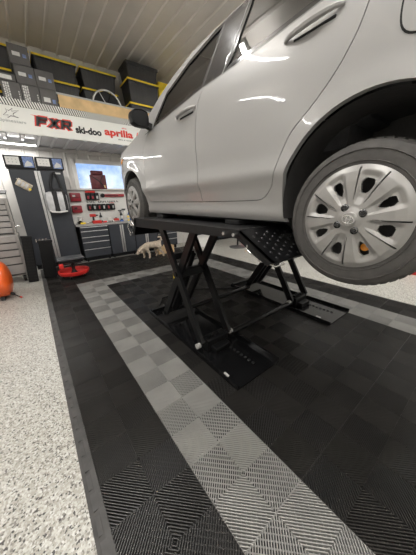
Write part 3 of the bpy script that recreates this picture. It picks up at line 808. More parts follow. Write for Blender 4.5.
# ------------------------------------------------------------------ storage loft over the bench
LX0, LX1, LY = -2.2, 4.2, 5.55
LOFT = thing('storage_loft', 'white-bottomed storage loft with a treadplate edge hung over the workbench', 'storage loft', (.9, 6.07, 2.54))
bm = BM(); box(bm, LX0, LX1, LY + .02, YB - .03, 2.93, 2.95); box(bm, LX0, LX1, LY + .005, LY + .05, 2.545, 2.95); obj('deck', bm, M['ply'], LOFT)
bm = BM(); box(bm, LX0, LX1, LY + .02, YB - .02, 2.545, 2.56)
x = LX0 + .12
while x < LX1:
    prism(bm, [(x - .04, LY + .03, 2.546), (x - .02, LY + .03, 2.522), (x + .02, LY + .03, 2.522), (x + .04, LY + .03, 2.546)], (0, YB - LY - .06, 0)); x += .2535
obj('underside_panel', fix(bm), M['glossliner'], LOFT)
bm = BM(); box(bm, LX0, LX1, LY - .012, LY + .003, 2.935, 3.045); obj('treadplate_edge', bm, M['ink'], LOFT)
bm = BM(); x = LX0 + .03
while x < LX1 - .05:
    prism(bm, [(x, LY - .0125, 3.042), (x + .021, LY - .0125, 3.042), (x + .056, LY - .0125, 2.938), (x + .035, LY - .0125, 2.938)], (0, -.004, 0)); x += .0385
obj('treadplate_bars', fix(bm), M['sign'], LOFT)
bm = BM(); box(bm, .88, LX1, LY + .0, LY + .02, 3.045, 3.245); obj('plywood_lip', bm, M['ply'], LOFT)
bm = BM(); box(bm, .86, LX1, LY - .006, LY + .026, 3.245, 3.275, .004); obj('lip_rail', bm, M['greyink'], LOFT)
for x in (LX0 + .1, LX1 - .1):
    bm = BM(); cyl(bm, (x, LY + .1, 2.95), (x, LY + .1, CEIL - .001), .012); obj('hanger_rod', bm, M['steel'], LOFT)

SIGN = thing('brand_banner', 'long white banner with brand names along the front edge of the loft', 'banner', (.9, LY - .015, 2.54))
bm = BM(); box(bm, LX0, LX1, LY - .016, LY + .002, 2.538, 2.933); obj('banner_sheet', bm, M['sign'], SIGN)
def text(name, body, x, z, h, m, parent, width=None, bold=0., shear=0., y=None, rise=0., depth=.0015, xs=1.):
    cu = bpy.data.curves.new(name, 'FONT'); cu.body = body; cu.size = 1; cu.extrude = .0; cu.offset = bold; cu.shear = shear; cu.resolution_u = 3
    tmp = bpy.data.objects.new('tmp', cu); COL.objects.link(tmp); dg = bpy.context.evaluated_depsgraph_get(); dg.update()
    me = bpy.data.meshes.new_from_object(tmp.evaluated_get(dg)); bpy.data.objects.remove(tmp)
    bm = BM(); bm.from_mesh(me); bpy.data.meshes.remove(me)
    xsv = [v.co.x for v in bm.verts]; ysv = [v.co.y for v in bm.verts]; a, b, c, d = min(xsv), max(xsv), min(ysv), max(ysv)
    sz = h / (d - c); sxx = width / (b - a) if width else sz * xs
    yy = (LY - .0165 if y is None else y)
    for v in bm.verts:
        px, pz = (v.co.x - a) * sxx, (v.co.y - c) * sz
        v.co = Vector((x + px, yy, z + pz + rise * px))
    r = bmesh.ops.extrude_face_region(bm, geom=list(bm.faces))
    bmesh.ops.translate(bm, vec=(0, -depth, 0), verts=[g for g in r['geom'] if isinstance(g, bmesh.types.BMVert)])
    return obj(name, fix(bm), m, parent)
# racing lettering: FXR drawn as chunky slanted strokes
def strokes(name, polys, m, ox, oz, sx_, sz_, sh, y, parent, depth=.0015, grow=0.):
    bm = BM()
    for p in polys:
        q = p if not grow else offset(p, -grow)
        prism(bm, [(ox + (a + sh * b) * sx_, y, oz + b * sz_) for a, b in q], (0, -depth, 0))
    return obj(name, fix(bm), m, parent)
SPIKE = [[(-.50, 1.08), (.05, .97), (.3, 1.08)]]
F = [[(0, 0), (.26, 0), (.26, 1), (0, 1)], [(.2, .74), (1.0, .74), (1.0, 1), (.2, 1)], [(.2, .36), (.88, .36), (.88, .60), (.2, .60)]]
X_ = [[(1.0, 0), (1.36, 0), (2.25, 1), (1.88, 1)], [(1.85, 0), (2.22, 0), (1.5, 1), (1.12, 1)]]
R_ = [[(2.28, 0), (2.54, 0), (2.54, 1), (2.28, 1)], [(2.45, .76), (3.15, .76), (3.3, .88), (3.2, 1), (2.45, 1)], [(2.45, .36), (3.15, .36), (3.3, .5), (2.45, .58)], [(3.04, .42), (3.3, .5), (3.3, .88), (3.04, .82)], [(2.72, .38), (3.0, .38), (3.36, 0), (3.05, 0)]]
fx = dict(ox=.440, oz=2.682, sx_=.166, sz_=.152, sh=.16)
strokes('fxr_outline', F + X_ + R_, M['redink'], y=LY - .0162, parent=SIGN, grow=.14, depth=.001, **fx)
strokes('fxr_spike', SPIKE, M['redink'], y=LY - .0162, parent=SIGN, depth=.001, **fx)
strokes('fxr_letters', F[:3] + X_ + R_, M['ink'], y=LY - .0174, parent=SIGN, depth=.001, **fx)
text('ski_doo_letters', 'ski-doo', 1.062, 2.652, .125, M['ink'], SIGN, width=.475, bold=.045)
text('aprilia_letters', 'aprilia', 1.600, 2.645, .178, M['redink'], SIGN, width=.60, bold=.04)
text('small_red_letters', '#be', 1.97, 2.842, .03, M['redink'], SIGN, width=.10, bold=.01)
text('tagline_letters', '#be a racer', 1.86, 2.622, .026, M['ink'], SIGN, width=.31, bold=.005)
text('grey_letters', 'alpinestars', -.075, 2.672, .06, M['greyink'], SIGN, width=.375, bold=.012)
text('far_red_letters', '(', 2.28, 2.66, .16, M['redink'], SIGN, width=.05, bold=.03)
bm = BM()    # winged star outline above the grey letters
star = [(.00, .03), (.06, .085), (.05, .125), (.085, .10), (.145, .142), (.125, .10), (.225, .125), (.14, .07), (.135, .045), (.20, .02), (.10, .035), (.05, .0), (.07, .04)]
tube(bm, [(.012 + a * 1.0, LY - .0165, 2.745 + b * 1.05) for a, b in star], .0045, 4, closed=True); obj('star_logo', bm, M['ink'], SIGN)

# lamp under the loft
t = thing('under_shelf_light', 'white tube light fixed under the left end of the loft', 'tube light', (-.35, 6.2, 2.49))
bm = BM(); box(bm, -1.13, .41, 6.16, 6.24, 2.49, 2.522, .006); obj('light_housing', bm, M['led'], t)
bm = BM(); box(bm, -1.10, .405, 6.17, 6.23, 2.472, 2.489, .005); obj('lamp_tube', bm, M['tube'], t)
bm = BM(); box(bm, -1.13, -1.10, 6.16, 6.24, 2.470, 2.49); obj('end_cap', bm, M['white'], t)

# storage totes
def tote(x, y, z, lidm, label, w=.74, d=.50, h=.345):
    t = thing('storage_tote', label, 'storage tote', (x, y, z), 'black storage totes stacked on the loft')
    bm = BM(); box(bm, x - w / 2 + .02, x + w / 2 - .02, y - d / 2 + .02, y + d / 2 - .02, z, z + h - .03, .012, taper=.90)
    for k in range(9):      # moulded ribs
        xx = x + (k - 4) * .075
        prism(bm, [((xx - .012 - x) * .9 + x, y - (d / 2 - .02) * .90 + .004, z + .03), ((xx + .012 - x) * .9 + x, y - (d / 2 - .02) * .90 + .004, z + .03), (xx + .012, y - d / 2 + .024, z + h - .06), (xx - .012, y - d / 2 + .024, z + h - .06)], (0, -.009, 0))
    for k in range(6):
        yy = y + (k - 2.5) * .07
        for s in (-1, 1):
            prism(bm, [(x + s * ((w / 2 - .02) * .9 - .004), yy - .012, z + .03), (x + s * ((w / 2 - .02) * .9 - .004), yy + .012, z + .03), (x + s * (w / 2 - .024), yy + .012, z + h - .06), (x + s * (w / 2 - .024), yy - .012, z + h - .06)], (s * .009, 0, 0))
    box(bm, x - w / 2 + .006, x + w / 2 - .006, y - d / 2 + .006, y + d / 2 - .006, z + h - .055, z + h - .03, .006)
    obj('tub', fix(bm), M['tote'], t)
    bm = BM(); box(bm, x - w / 2, x + w / 2, y - d / 2, y + d / 2, z + h - .040, z + h - .003, .010)
    box(bm, x - w / 2 + .06, x + w / 2 - .06, y - d / 2 + .06, y + d / 2 - .06, z + h - .003, z + h, .001)
    obj('lid', bm, lidm, t)
    return t
FL = 2.951
cols = [(.26, 6.31, 'behind the top grey carton at the left'), (1.03, 6.31, 'in the second column from the left'), (1.815, 6.31, 'in the column behind the silver-rimmed wheel'), (2.63, 5.87, 'in the front column nearest the car mirror')]
for ci, (x, y, where) in enumerate(cols):
    for k in range(3):
        lv = ('bottom', 'middle', 'topmost')[k]
        m = M['tote'] if (ci == 3 and k == 2) else M['yellow']
        zb, hh = ((FL, .475), (FL + .478, .435), (FL + .916, .29))[k] if ci == 3 else (FL + .352 * k + .004 * k, .35)
        tote(x, y, zb, m, '%s black tote with %s lid %s' % (lv, 'black' if m is M['tote'] else 'yellow', where), h=hh)
tote(3.42, 6.2, FL, M['yellow'], 'black tote with yellow lid low on the loft seen through the car window')
bm = BM(); box(bm, 3.10, 3.80, 5.85, 6.35, 3.305, 4.05, .02); t = thing('yellow_case', 'tall yellow case standing on the loft just right of the front totes', 'case', (3.45, 6.1, 3.305)); obj('case_body', bm, M['yellow'], t)
bm = BM(); box(bm, 3.35, 3.55, 5.845, 5.855, 3.75, 3.80); obj('case_latch', bm, M['blackplastic'], t)

# cartons at the front left of the loft
def carton(x0, x1, z0, z1, label, kind, d=.36, y=LY + .035):
    t = thing('carton', label, 'carton', ((x0 + x1) / 2, y + d / 2, z0), 'grey cartons at the front of the loft')
    bm = BM(); box(bm, x0 + .003, x1 - .003, y, y + d, z0, z1 - .002, .004); obj('carton_body', bm, M['carton'], t)
    w, h = x1 - x0, z1 - z0
    bm = BM()
    if kind == 'label':
        box(bm, x0 + w * .18, x0 + w * .55, y - .0015, y + .001, z0 + h * .42, z0 + h * .62)
        obj('white_sticker', bm, M['sticker'], t); bm = BM()
        box(bm, x0 + w * .66, x0 + w * .84, y - .0015, y + .001, z0 + h * .40, z0 + h * .58); obj('blue_sticker', bm, M['bluestick'], t)
    elif kind == 'print':
        for c in range(3):
            zz = z0 + h * .12
            while zz < z0 + h * .92:
                L = random.uniform(.02, .045); box(bm, x0 + w * (.12 + .11 * c), x0 + w * (.20 + .11 * c), y - .0015, y + .001, zz, min(zz + L, z0 + h * .94)); zz += L + .008
        obj('vertical_print', bm, M['sticker'], t); bm = BM()
        for c in range(4): box(bm, x0 + w * .84, x0 + w * .89, y - .0015, y + .001, z0 + h * (.3 + .1 * c), z0 + h * (.36 + .1 * c))
        obj('small_print', bm, M['sticker'], t)
    else:
        box(bm, x0 + w * .2, x0 + w * .8, y - .0015, y + .001, z0 + h * .2, z0 + h * .75); obj('white_sticker', bm, M['sticker'], t)
carton(.085, .345, FL, 3.30, 'bottom left grey carton with white print running up its front', 'print')
carton(.345, .605, FL, 3.30, 'bottom middle grey carton with white print running up its front', 'print')
carton(.605, .875, FL, 3.30, 'bottom right grey carton with a white sticker, beside the plywood lip', 'label')
carton(.05, .31, 3.302, 3.405, 'flat grey carton with a white label lying on the left end of the stack', 'flat')
carton(.315, .595, 3.302, 3.565, 'second-row left grey carton directly under the top one', 'label')
carton(.595, .875, 3.302, 3.565, 'second-row right grey carton with white and blue stickers', 'label')
carton(.295, .575, 3.567, 3.835, 'topmost grey carton of the stack, just under the ceiling', 'label')

# silver-rimmed wheel on the loft
c = Vector((1.797, 5.70, 3.256))
t = thing('spare_wheel', 'silver-rimmed wheel with dark spokes leaning in front of the totes', 'wheel', c - Vector((0, 0, .304)))
bm = BM(); lathe(bm, [(.286 + .018 * math.cos(a), .018 * math.sin(a)) for a in [2 * PI * k / 10 for k in range(10)]], c, 'Y', 48, closed=True); obj('rim', bm, M['alu'], t, True)
bm = BM(); lathe(bm, [(.02, .03), (.268, .022), (.268, .04), (.02, .04)], c, 'Y', 32); obj('disc', bm, M['blackplastic'], t, True)
for k in range(7):
    a = 2 * PI * k / 7 + .3; bm = BM(); u = Vector((math.cos(a), 0, math.sin(a)))
    cyl(bm, c + u * .03, c + u * .272, .010, .006, 8); obj('spoke', bm, M['alu'] if k == 2 else M['blackplastic'], t, True)
bm = BM(); lathe(bm, [(.001, -.03), (.035, -.03), (.04, -.01), (.04, .03), (.001, .03)], c, 'Y', 20); obj('hub', bm, M['blackplastic'], t, True)

# ------------------------------------------------------------------ cabinets
CF, CB = 6.0, 6.56
def pull(bm, x0, x1, z0, z1, y=CF):
    box(bm, x0, x1, y - .034, y - .022, z0, z1, .003)
def tall_cabinet(x0, x1, hinge, label, pullx):
    t = thing('tall_cabinet', label, 'cabinet', ((x0 + x1) / 2, 6.28, 0), 'tall charcoal cabinets')
    bm = BM(); box(bm, x0, x1, CF, CB, .09, 2.03, .004); box(bm, x0 + .02, x1 - .02, CF + .05, CB, 0, .09); obj('cabinet_body', bm, M['cabframe'], t)
    bm = BM(); box(bm, x0 + .006, x1 - .006, CF - .022, CF - .001, .11, 2.0, .004); d = obj('door', bm, M['cabinet'], t)
    bm = BM()
    pull(bm, pullx, pullx + .046, .12, 1.99); box(bm, pullx + .008, pullx + .042, CF - .024, CF - .021, .12, 1.99); obj('door_pull', bm, M['alu'], d)
    return t
tall_cabinet(-.14, .30, 1, 'tall charcoal cabinet with the clear pouch hung on its door', .252)
tall_cabinet(.304, .755, -1, 'tall charcoal cabinet with the silver and black bag hung on its door', .306)

def base_unit(x0, x1, kind, label):
    t = thing('base_cabinet', label, 'cabinet', ((x0 + x1) / 2, 6.28, 0), 'charcoal base cabinets under the worktop')
    bm = BM(); box(bm, x0, x1, CF, CB, .10, .845, .003); box(bm, x0 + .01, x1 - .01, CF + .06, CB, .012, .10)
    obj('cabinet_body', bm, M['cabframe'], t)
    for xx in (x0 + .06, x1 - .06):
        bm = BM(); cyl(bm, (xx, CF + .04, 0), (xx, CF + .04, .10), .02, n=10); obj('foot', bm, M['blackplastic'], t)
    if kind == 'drawers':
        zs = [.835, .74, .60, .48, .31, .105]
        for k in range(5):
            bm = BM(); box(bm, x0 + .012, x1 - .012, CF - .022, CF - .001, zs[k + 1] + .006, zs[k] - .004, .004); d = obj('drawer', bm, M['cabinet'], t)
            bm = BM(); box(bm, x0 + .012, x1 - .012, CF - .040, CF - .0215, zs[k] - .020, zs[k] - .005, .003); obj('drawer_pull', bm, M['alu'], d)
    else:
        xm = (x0 + x1) / 2
        for a, b, p in ((x0 + .012, xm - .002, xm - .045), (xm + .002, x1 - .012, xm + .006)):
            bm = BM(); box(bm, a, b, CF - .022, CF - .001, .105, .835, .004); d = obj('door', bm, M['cabinet'], t)
            bm = BM(); pull(bm, p, p + .036, .12, .82); obj('door_pull', bm, M['alu'], d)
base_unit(.835, 1.46, 'drawers', 'charcoal five-drawer unit under the left end of the worktop')
base_unit(1.465, 2.11, 'doors', 'charcoal two-door unit under the worktop left of the front car wheel')
base_unit(2.115, 2.76, 'doors', 'charcoal two-door unit behind the dog')
base_unit(2.765, 3.40, 'drawers', 'charcoal drawer unit seen between the arms of the lift')
bm = BM(); box(bm, .775, 3.42, CF - .03, YB - .03, .846, .885, .006); tag(obj('worktop', bm, M['worktop'], loc=(2.1, 6.28, .846)), 'light worktop running over the charcoal base cabinets', 'worktop')

# product boxes on top of the tall cabinets
for x0, lb in ((-.17, 'black product box with white front panel on the left tall cabinet'), (.315, 'black product box with white front panel on the right tall cabinet')):
    t = thing('product_box', lb, 'box', (x0 + .23, 6.12, 2.031), 'boxes on top of the tall cabinets')
    bm = BM(); box(bm, x0, x0 + .47, CF - .02, CF + .25, 2.031, 2.25, .005); obj('box_body', bm, M['blackplastic'], t)
    bm = BM(); box(bm, x0 + .03, x0 + .235, CF - .0225, CF - .019, 2.085, 2.225); p = obj('white_panel', bm, M['white'], t)
    bm = BM()
    for a in range(3):
        for b in range(2): cyl(bm, (x0 + .075 + a * .055, CF - .022, 2.13 + b * .05), (x0 + .075 + a * .055, CF - .0245, 2.13 + b * .05), .009, n=10)
    obj('panel_dots', bm, M['greyink'], p)
    bm = BM(); box(bm, x0 + .285, x0 + .45, CF - .0225, CF - .019, 2.05, 2.235); p = obj('picture_panel', bm, M['bluestick'], t)
    bm = BM(); prism(bm, [(x0 + .30, CF - .0225, 2.06), (x0 + .43, CF - .0225, 2.08), (x0 + .42, CF - .0225, 2.13), (x0 + .36, CF - .0225, 2.17), (x0 + .31, CF - .0225, 2.11)], (0, -.0015, 0)); obj('picture_shape', fix(bm), M['sticker'], p)

# pouch on the left cabinet door
t = thing('clear_pouch', 'clear pouch with a yellow spot hung aslant on the left tall cabinet door', 'pouch', (.04, CF - .04, 1.72))
Mx = rotm((.04, 5.95, 1.73), 'Y', R(35))
bm = BM(); box(bm, -.085, .165, CF - .055, CF - .0235, 1.655, 1.80, .014, M=Mx); obj('pouch_body', bm, M['clearpack'], t, True)
bm = BM()
for a in range(3): box(bm, -.06 + a * .06, -.02 + a * .06, CF - .062, CF - .054, 1.68, 1.77, .006, M=Mx)
obj('packed_tool', bm, M['silverfab'], t, True)
bm = BM(); cyl(bm, (.115, CF - .063, 1.645), (.115, CF - .055, 1.645), .022, n=16); obj('yellow_dot', bm, M['yellow'], t)
bm = BM(); cyl(bm, (-.05, CF - .06, 1.84), (-.05, CF - .0225, 1.84), .008, n=8); obj('hook', bm, M['steel'], t)

# duffel bag on the right cabinet door
t = thing('duffel_bag', 'silver and black bag hung by its strap on the right tall cabinet door', 'bag', (.53, CF - .13, 1.18))
bm = BM(); box(bm, .315, .71, CF - .24, CF - .03, 1.19, 1.60, .085); obj('bag_body', bm, M['silverfab'], t, True)
bm = BM(); box(bm, .445, .535, CF - .25, CF - .025, 1.21, 1.605, .02); obj('side_band', bm, M['canvas'], t)
bm = BM(); box(bm, .63, .685, CF - .247, CF - .025, 1.21, 1.60, .02); obj('side_band', bm, M['canvas'], t)
bm = BM(); tube(bm, [(.35, CF - .20, 1.235), (.38, CF - .235, 1.205), (.52, CF - .25, 1.192), (.65, CF - .235, 1.21), (.68, CF - .20, 1.24)], .016, 8); obj('bag_base', bm, M['white'], t)
bm = BM(); tube(bm, [(.455, CF - .12, 1.55), (.47, CF - .10, 1.74), (.53, CF - .06, 1.93), (.58, CF - .05, 1.97), (.615, CF - .06, 1.90), (.645, CF - .10, 1.70), (.655, CF - .12, 1.55)], .024, 8); obj('strap', bm, M['canvas'], t, True)
bm = BM(); box(bm, .48, .66, CF - .16, CF - .05, 1.54, 1.66, .03); obj('folded_top', bm, M['canvas'], t, True)
bm = BM(); cyl(bm, (.58, CF - .07, 1.955), (.58, CF - .0225, 1.955), .009, n=8); obj('hook', bm, M['steel'], t)
bm = BM(); box(bm, .60, .70, CF - .0245, CF - .0222, 1.945, 1.975); tag(obj('door_label', bm, M['sticker'], loc=(.65, CF - .023, 1.945)), 'small white label stuck high on the right tall cabinet door', 'label')

# ------------------------------------------------------------------ pegboard and what hangs on it
PY = YB - .045
bm = BM(); box(bm, .80, 3.40, PY, YB - .021, .887, 1.66, .004)
for a in range(0, 52):
    for b in range(0, 15):
        pass
PEG = obj('pegboard', bm, M['peg'], loc=(2.1, PY, .887)); tag(PEG, 'white tool board on the wall behind the worktop', 'tool board')
bm = BM(); x = 1.2
for wd in (.05, .06, .05, 0, .07, .06, .05, .07, .06, .05, .05):
    if wd:
        box(bm, x, x + .018, PY - .002, PY + .001, 1.365, 1.405); box(bm, x, x + wd, PY - .002, PY + .001, 1.365, 1.376)
        if wd > .05: box(bm, x + wd - .018, x + wd, PY - .002, PY + .001, 1.365, 1.405)
    x += max(wd, .04) + .017
obj('board_lettering', bm, M['ink'], PEG)
bm = BM(); box(bm, 1.74, 1.86, PY - .002, PY + .001, 1.345, 1.357); obj('red_lettering', bm, M['redink'], PEG)
bm = BM(); box(bm, .80, 3.40, YB - .12, YB - .021, 1.662, 1.682, .004); tag(obj('ledge', bm, M['peg'], loc=(2.1, YB - .07, 1.662)), 'narrow white ledge under the window', 'ledge')
def case(x0, x1, z0, z1, m, label, grp):
    t = thing('tool_case', label, 'tool case', ((x0 + x1) / 2, PY - .05, z0), grp)
    bm = BM(); box(bm, x0, x1, PY - .085, PY - .001, z0, z1, .018); obj('case_shell', bm, m, t, True)
    bm = BM(); box(bm, x0 + .05, x0 + .11, PY - .0875, PY - .084, z0 + (z1 - z0) * .55, z0 + (z1 - z0) * .75); obj('case_badge', bm, M['sticker'] if z0 > 1.35 else M['blackplastic'], t)
    bm = BM(); box(bm, x0 + .008, x1 - .008, PY - .0865, PY - .083, (z0 + z1) / 2 - .006, (z0 + z1) / 2 + .002); obj('seam', bm, M['blackplastic'], t)
case(.85, 1.08, 1.40, 1.60, M['darkred'], 'upper dark red case with a white badge hung at the left of the tool board', 'red cases on the tool board')
case(.84, 1.06, 1.14, 1.31, M['darkred'], 'lower dark red case hung at the left of the tool board', 'red cases on the tool board')
# three-slot holder
t = thing('tool_holder', 'black three-slot tool holder with a red top bar on the tool board', 'tool holder', (1.34, PY - .05, 1.43))
for k in range(3):
    bm = BM(); box(bm, 1.19 + k * .105, 1.285 + k * .105, PY - .09, PY - .001, 1.43, 1.60, .015); s = obj('slot', bm, M['blackplastic'], t, True)
    bm = BM(); box(bm, 1.215 + k * .105, 1.26 + k * .105, PY - .094, PY - .089, 1.455, 1.53); obj('slot_badge', bm, M['darkred'] if k < 2 else M['greyink'], s)
bm = BM(); box(bm, 1.20, 1.42, PY - .08, PY - .01, 1.60, 1.645, .008); obj('top_bar', bm, M['red'], t)
for k in range(6):
    x0 = 1.185 + k * .113
    t = thing('battery_holder', ['first battery holder from the left in the row of six on the tool board', 'second battery holder from the left in the row of six', 'third battery holder from the left in the row of six', 'third battery holder from the right in the row of six', 'second battery holder from the right in the row of six', 'rightmost battery holder in the row of six on the tool board'][k], 'battery holder', (x0 + .05, PY - .04, 1.17), 'six black battery holders in a row')
    bm = BM(); box(bm, x0, x0 + .102, PY - .085, PY - .001, 1.175, 1.335, .018); obj('battery_shell', bm, M['blackplastic'], t, True)
    bm = BM(); box(bm, x0 + .03, x0 + .07, PY - .0875, PY - .084, 1.215, 1.29); obj('battery_badge', bm, M['darkred'] if k % 2 == 0 else M['greyink'], t)
t = thing('torque_wrench_case', 'long red and black wrench case hung at the right of the tool board', 'tool case', (1.83, PY - .03, 1.50))
bm = BM(); box(bm, 1.62, 2.14, PY - .06, PY - .001, 1.50, 1.57, .01); obj('case_shell', bm, M['darkred'], t, True)
bm = BM(); cyl(bm, (1.595, PY - .06, 1.535), (1.595, PY - .001, 1.535), .05, n=18); obj('case_head', bm, M['blackplastic'], t, True)
bm = BM(); box(bm, 1.68, 1.98, PY - .063, PY - .059, 1.527, 1.543); obj('case_stripe', bm, M['blackplastic'], t)

# maroon bag on the ledge
t = thing('leather_bag', 'maroon leather bag standing on the ledge in front of the window', 'bag', (1.55, YB - .085, 1.684))
bm = BM(); box(bm, 1.37, 1.73, YB - .135, YB - .04, 1.684, 2.02, .02); obj('bag_body', bm, M['maroon'], t, True)
bm = BM(); box(bm, 1.40, 1.68, YB - .125, YB - .05, 2.02, 2.11, .015); obj('top_flap', bm, M['maroon'], t, True)
bm = BM(); tube(bm, [(1.40, YB - .137, 1.98), (1.50, YB - .141, 1.92), (1.62, YB - .141, 1.80), (1.66, YB - .137, 1.70)], .010, 6); tube(bm, [(1.66, YB - .137, 2.0), (1.60, YB - .141, 1.9), (1.58, YB - .141, 1.72)], .008, 6); obj('strap', bm, M['canvas'], t, True)
bm = BM(); box(bm, 1.655, 1.69, YB - .139, YB - .134, 1.71, 1.78); obj('tan_tab', bm, M['ply'], t)

# ------------------------------------------------------------------ things on the worktop
WZ = .886
def bottle(name, x, y, r, h, m, capm, label, trig=False):
    t = thing(name, label, 'bottle' if name.endswith('bottle') else 'can', (x, y, WZ), 'bottles and cans on the worktop')
    bm = BM(); lathe(bm, [(r * .9, 0), (r, .01), (r, h * .62), (r * .55, h * .78), (r * .3, h * .84), (r * .3, h * .88)], (x, y, WZ), 'Z', 20); obj('bottle_body', bm, m, t, True)
    bm = BM(); lathe(bm, [(r * .4, h * .87), (r * .4, h), (.001, h)], (x, y, WZ), 'Z', 14)
    if trig: box(bm, x - .07, x + .03, y - .012, y + .012, WZ + h * .93, WZ + h * 1.03, .005); box(bm, x - .045, x - .03, y - .008, y + .008, WZ + h * .78, WZ + h * .95)
    obj('cap', bm, capm, t, True)
    bm = BM(); lathe(bm, [(r * 1.01, h * .2), (r * 1.01, h * .5)], (x, y, WZ), 'Z', 20); obj('bottle_label', bm, M['sticker'], t, True)
bottle('spray_can', 1.42, 6.33, .035, .24, M['ink'], M['ink'], 'black can on the worktop below the battery holders')
bottle('spray_bottle', 2.04, 6.36, .04, .30, M['white'], M['ink'], 'white trigger bottle near the right of the tool board', True)
bottle('spray_bottle', 2.16, 6.34, .045, .29, M['blue'], M['white'], 'blue bottle on the worktop beside the front car wheel')
bottle('spray_bottle', 1.95, 6.38, .035, .27, M['ink'], M['ink'], 'dark trigger bottle left of the white one', True)
bottle('spray_bottle', 2.28, 6.36, .04, .22, M['white'], M['blue'], 'white bottle with a blue cap behind the front car wheel')
bottle('spray_bottle', 2.08, 6.24, .03, .16, M['yellow'], M['ink'], 'small yellow bottle in front of the trigger bottles')
# red power drill
t = thing('power_drill', 'red and black power drill standing on the worktop', 'drill', (1.24, 6.32, WZ))
bm = BM(); box(bm, 1.19, 1.29, 6.27, 6.37, WZ, WZ + .05, .01); obj('battery', bm, M['ink'], t, True)
bm = BM(); box(bm, 1.22, 1.26, 6.30, 6.345, WZ + .05, WZ + .15, .012); obj('grip', bm, M['ink'], t, True)
bm = BM(); cyl(bm, (1.17, 6.32, WZ + .18), (1.30, 6.32, WZ + .18), .035); obj('motor_housing', bm, M['red'], t, True)
bm = BM(); cyl(bm, (1.30, 6.32, WZ + .18), (1.36, 6.32, WZ + .18), .024, .012); obj('chuck', bm, M['ink'], t, True)
def tool(name, x, y, L, m, m2, label):
    t = thing(name, label, 'hand tool', (x, y, WZ), 'tools lying on the worktop')
    bm = BM(); box(bm, x - L / 2, x, y - .02, y + .02, WZ + .002, WZ + .04, .010); obj('tool_grip', bm, m, t, True)
    bm = BM(); cyl(bm, (x, y, WZ + .021), (x + L / 2, y, WZ + .021), .010, .007, 8); cyl(bm, (x + L / 2, y - .03, WZ + .021), (x + L / 2, y + .03, WZ + .021), .019, n=8); obj('tool_head', bm, m2, t, True)
tool('hammer', 1.02, 6.15, .22, M['yellow'], M['steel'], 'yellow-handled hammer at the left end of the worktop')
tool('ratchet', 1.50, 6.14, .20, M['red'], M['steel'], 'red-handled ratchet on the middle of the worktop')
tool('screwdriver', 1.66, 6.18, .24, M['ink'], M['steel'], 'black-handled driver lying on the worktop')
tool('pliers', 1.90, 6.10, .18, M['blue'], M['steel'], 'blue-handled pliers near the front car wheel')
t = thing('shop_box', 'red open parts box on the worktop front edge', 'parts box', (1.26, 6.10, WZ))
bm = BM(); box(bm, 1.16, 1.36, 6.04, 6.16, WZ, WZ + .07, .008); obj('box_tray', bm, M['red'], t)
bm = BM(); box(bm, 1.22, 1.30, 6.07, 6.13, WZ + .07, WZ + .115, .01); obj('box_content', bm, M['white'], t)
t = thing('shop_box', 'small red parts box on the worktop below the last battery holders', 'parts box', (1.77, 6.26, WZ))
bm = BM(); box(bm, 1.71, 1.83, 6.21, 6.31, WZ, WZ + .08, .015); obj('box_tray', bm, M['red'], t)
bm = BM(); box(bm, 1.745, 1.795, 6.24, 6.28, WZ + .08, WZ + .10, .006); obj('box_grip', bm, M['ink'], t)
t = thing('bench_vise', 'dark bench vise at the left end of the worktop', 'vise', (.93, 6.30, WZ))
bm = BM(); box(bm, .88, .98, 6.25, 6.38, WZ, WZ + .05, .008); box(bm, .90, .96, 6.28, 6.34, WZ + .05, WZ + .16, .008); obj('vise_body', bm, M['lift'], t)
bm = BM(); box(bm, .88, .98, 6.22, 6.245, WZ + .08, WZ + .17, .005); cyl(bm, (.93, 6.14, WZ + .10), (.93, 6.28, WZ + .10), .012); obj('jaw', bm, M['steel'], t)
bm = BM(); cyl(bm, (.87, 6.14, WZ + .10), (.99, 6.14, WZ + .10), .006, n=8); obj('vise_handle', bm, M['steel'], t)
t = thing('paper_roll', 'white paper roll standing on the worktop', 'paper roll', (1.62, 6.36, WZ))
bm = BM(); lathe(bm, [(.02, 0), (.055, 0), (.055, .11), (.02, .11)], (1.62, 6.36, WZ), 'Z', 20, closed=True); obj('roll', bm, M['white'], t, True)

# ------------------------------------------------------------------ rolling tool chest
t = thing('tool_chest', 'grey rolling tool chest with drawers at the left edge of the photo', 'tool chest', (-.67, 5.5, 0))
bx0, bx1, by0, by1 = -1.15, -.245, 5.22, 5.74
bm = BM(); box(bm, bx0, bx1, by0, by1, .13, .86, .006); obj('lower_body', bm, M['chest'], t)
bm = BM(); box(bm, bx0 + .02, bx1 - .02, by0 + .06, by1, .86, 1.47, .006); box(bm, bx1 - .026, bx1 - .004, by0 + .01, by0 + .08, .86, 1.47, .004); up = obj('upper_body', bm, M['chest'], t)
zz = [.845, .72, .60, .475, .335, .15]
for k in range(5):
    bm = BM(); box(bm, bx0 + .03, bx1 - .05, by0 - .020, by0 - .001, zz[k + 1] + .022, zz[k], .004); d = obj('drawer', bm, M['chest'], t)
    bm = BM(); box(bm, bx0 + .03, bx1 - .05, by0 - .022, by0 - .0005, zz[k + 1] + .002, zz[k + 1] + .021); obj('drawer_lip', bm, M['chestdark'], d)
zz = [1.44, 1.36, 1.27, 1.18, 1.08, .98, .88]
for k in range(6):
    bm = BM(); box(bm, bx0 + .05, bx1 - .05, by0 + .035, by0 + .059, zz[k + 1] + .02, zz[k], .004); d = obj('drawer', bm, M['chest'], t)
    bm = BM(); box(bm, bx0 + .05, bx1 - .05, by0 + .033, by0 + .0585, zz[k + 1] + .002, zz[k + 1] + .019); obj('drawer_lip', bm, M['chestdark'], d)
bm = BM(); prism(bm, [(bx0 + .02, by0 + .02, 1.53), (bx1 - .0, by0 + .02, 1.53), (bx1 - .0, by1, 1.60), (bx0 + .02, by1, 1.60)], (0, 0, .02)); obj('lid', fix(bm), M['blackplastic'], t)
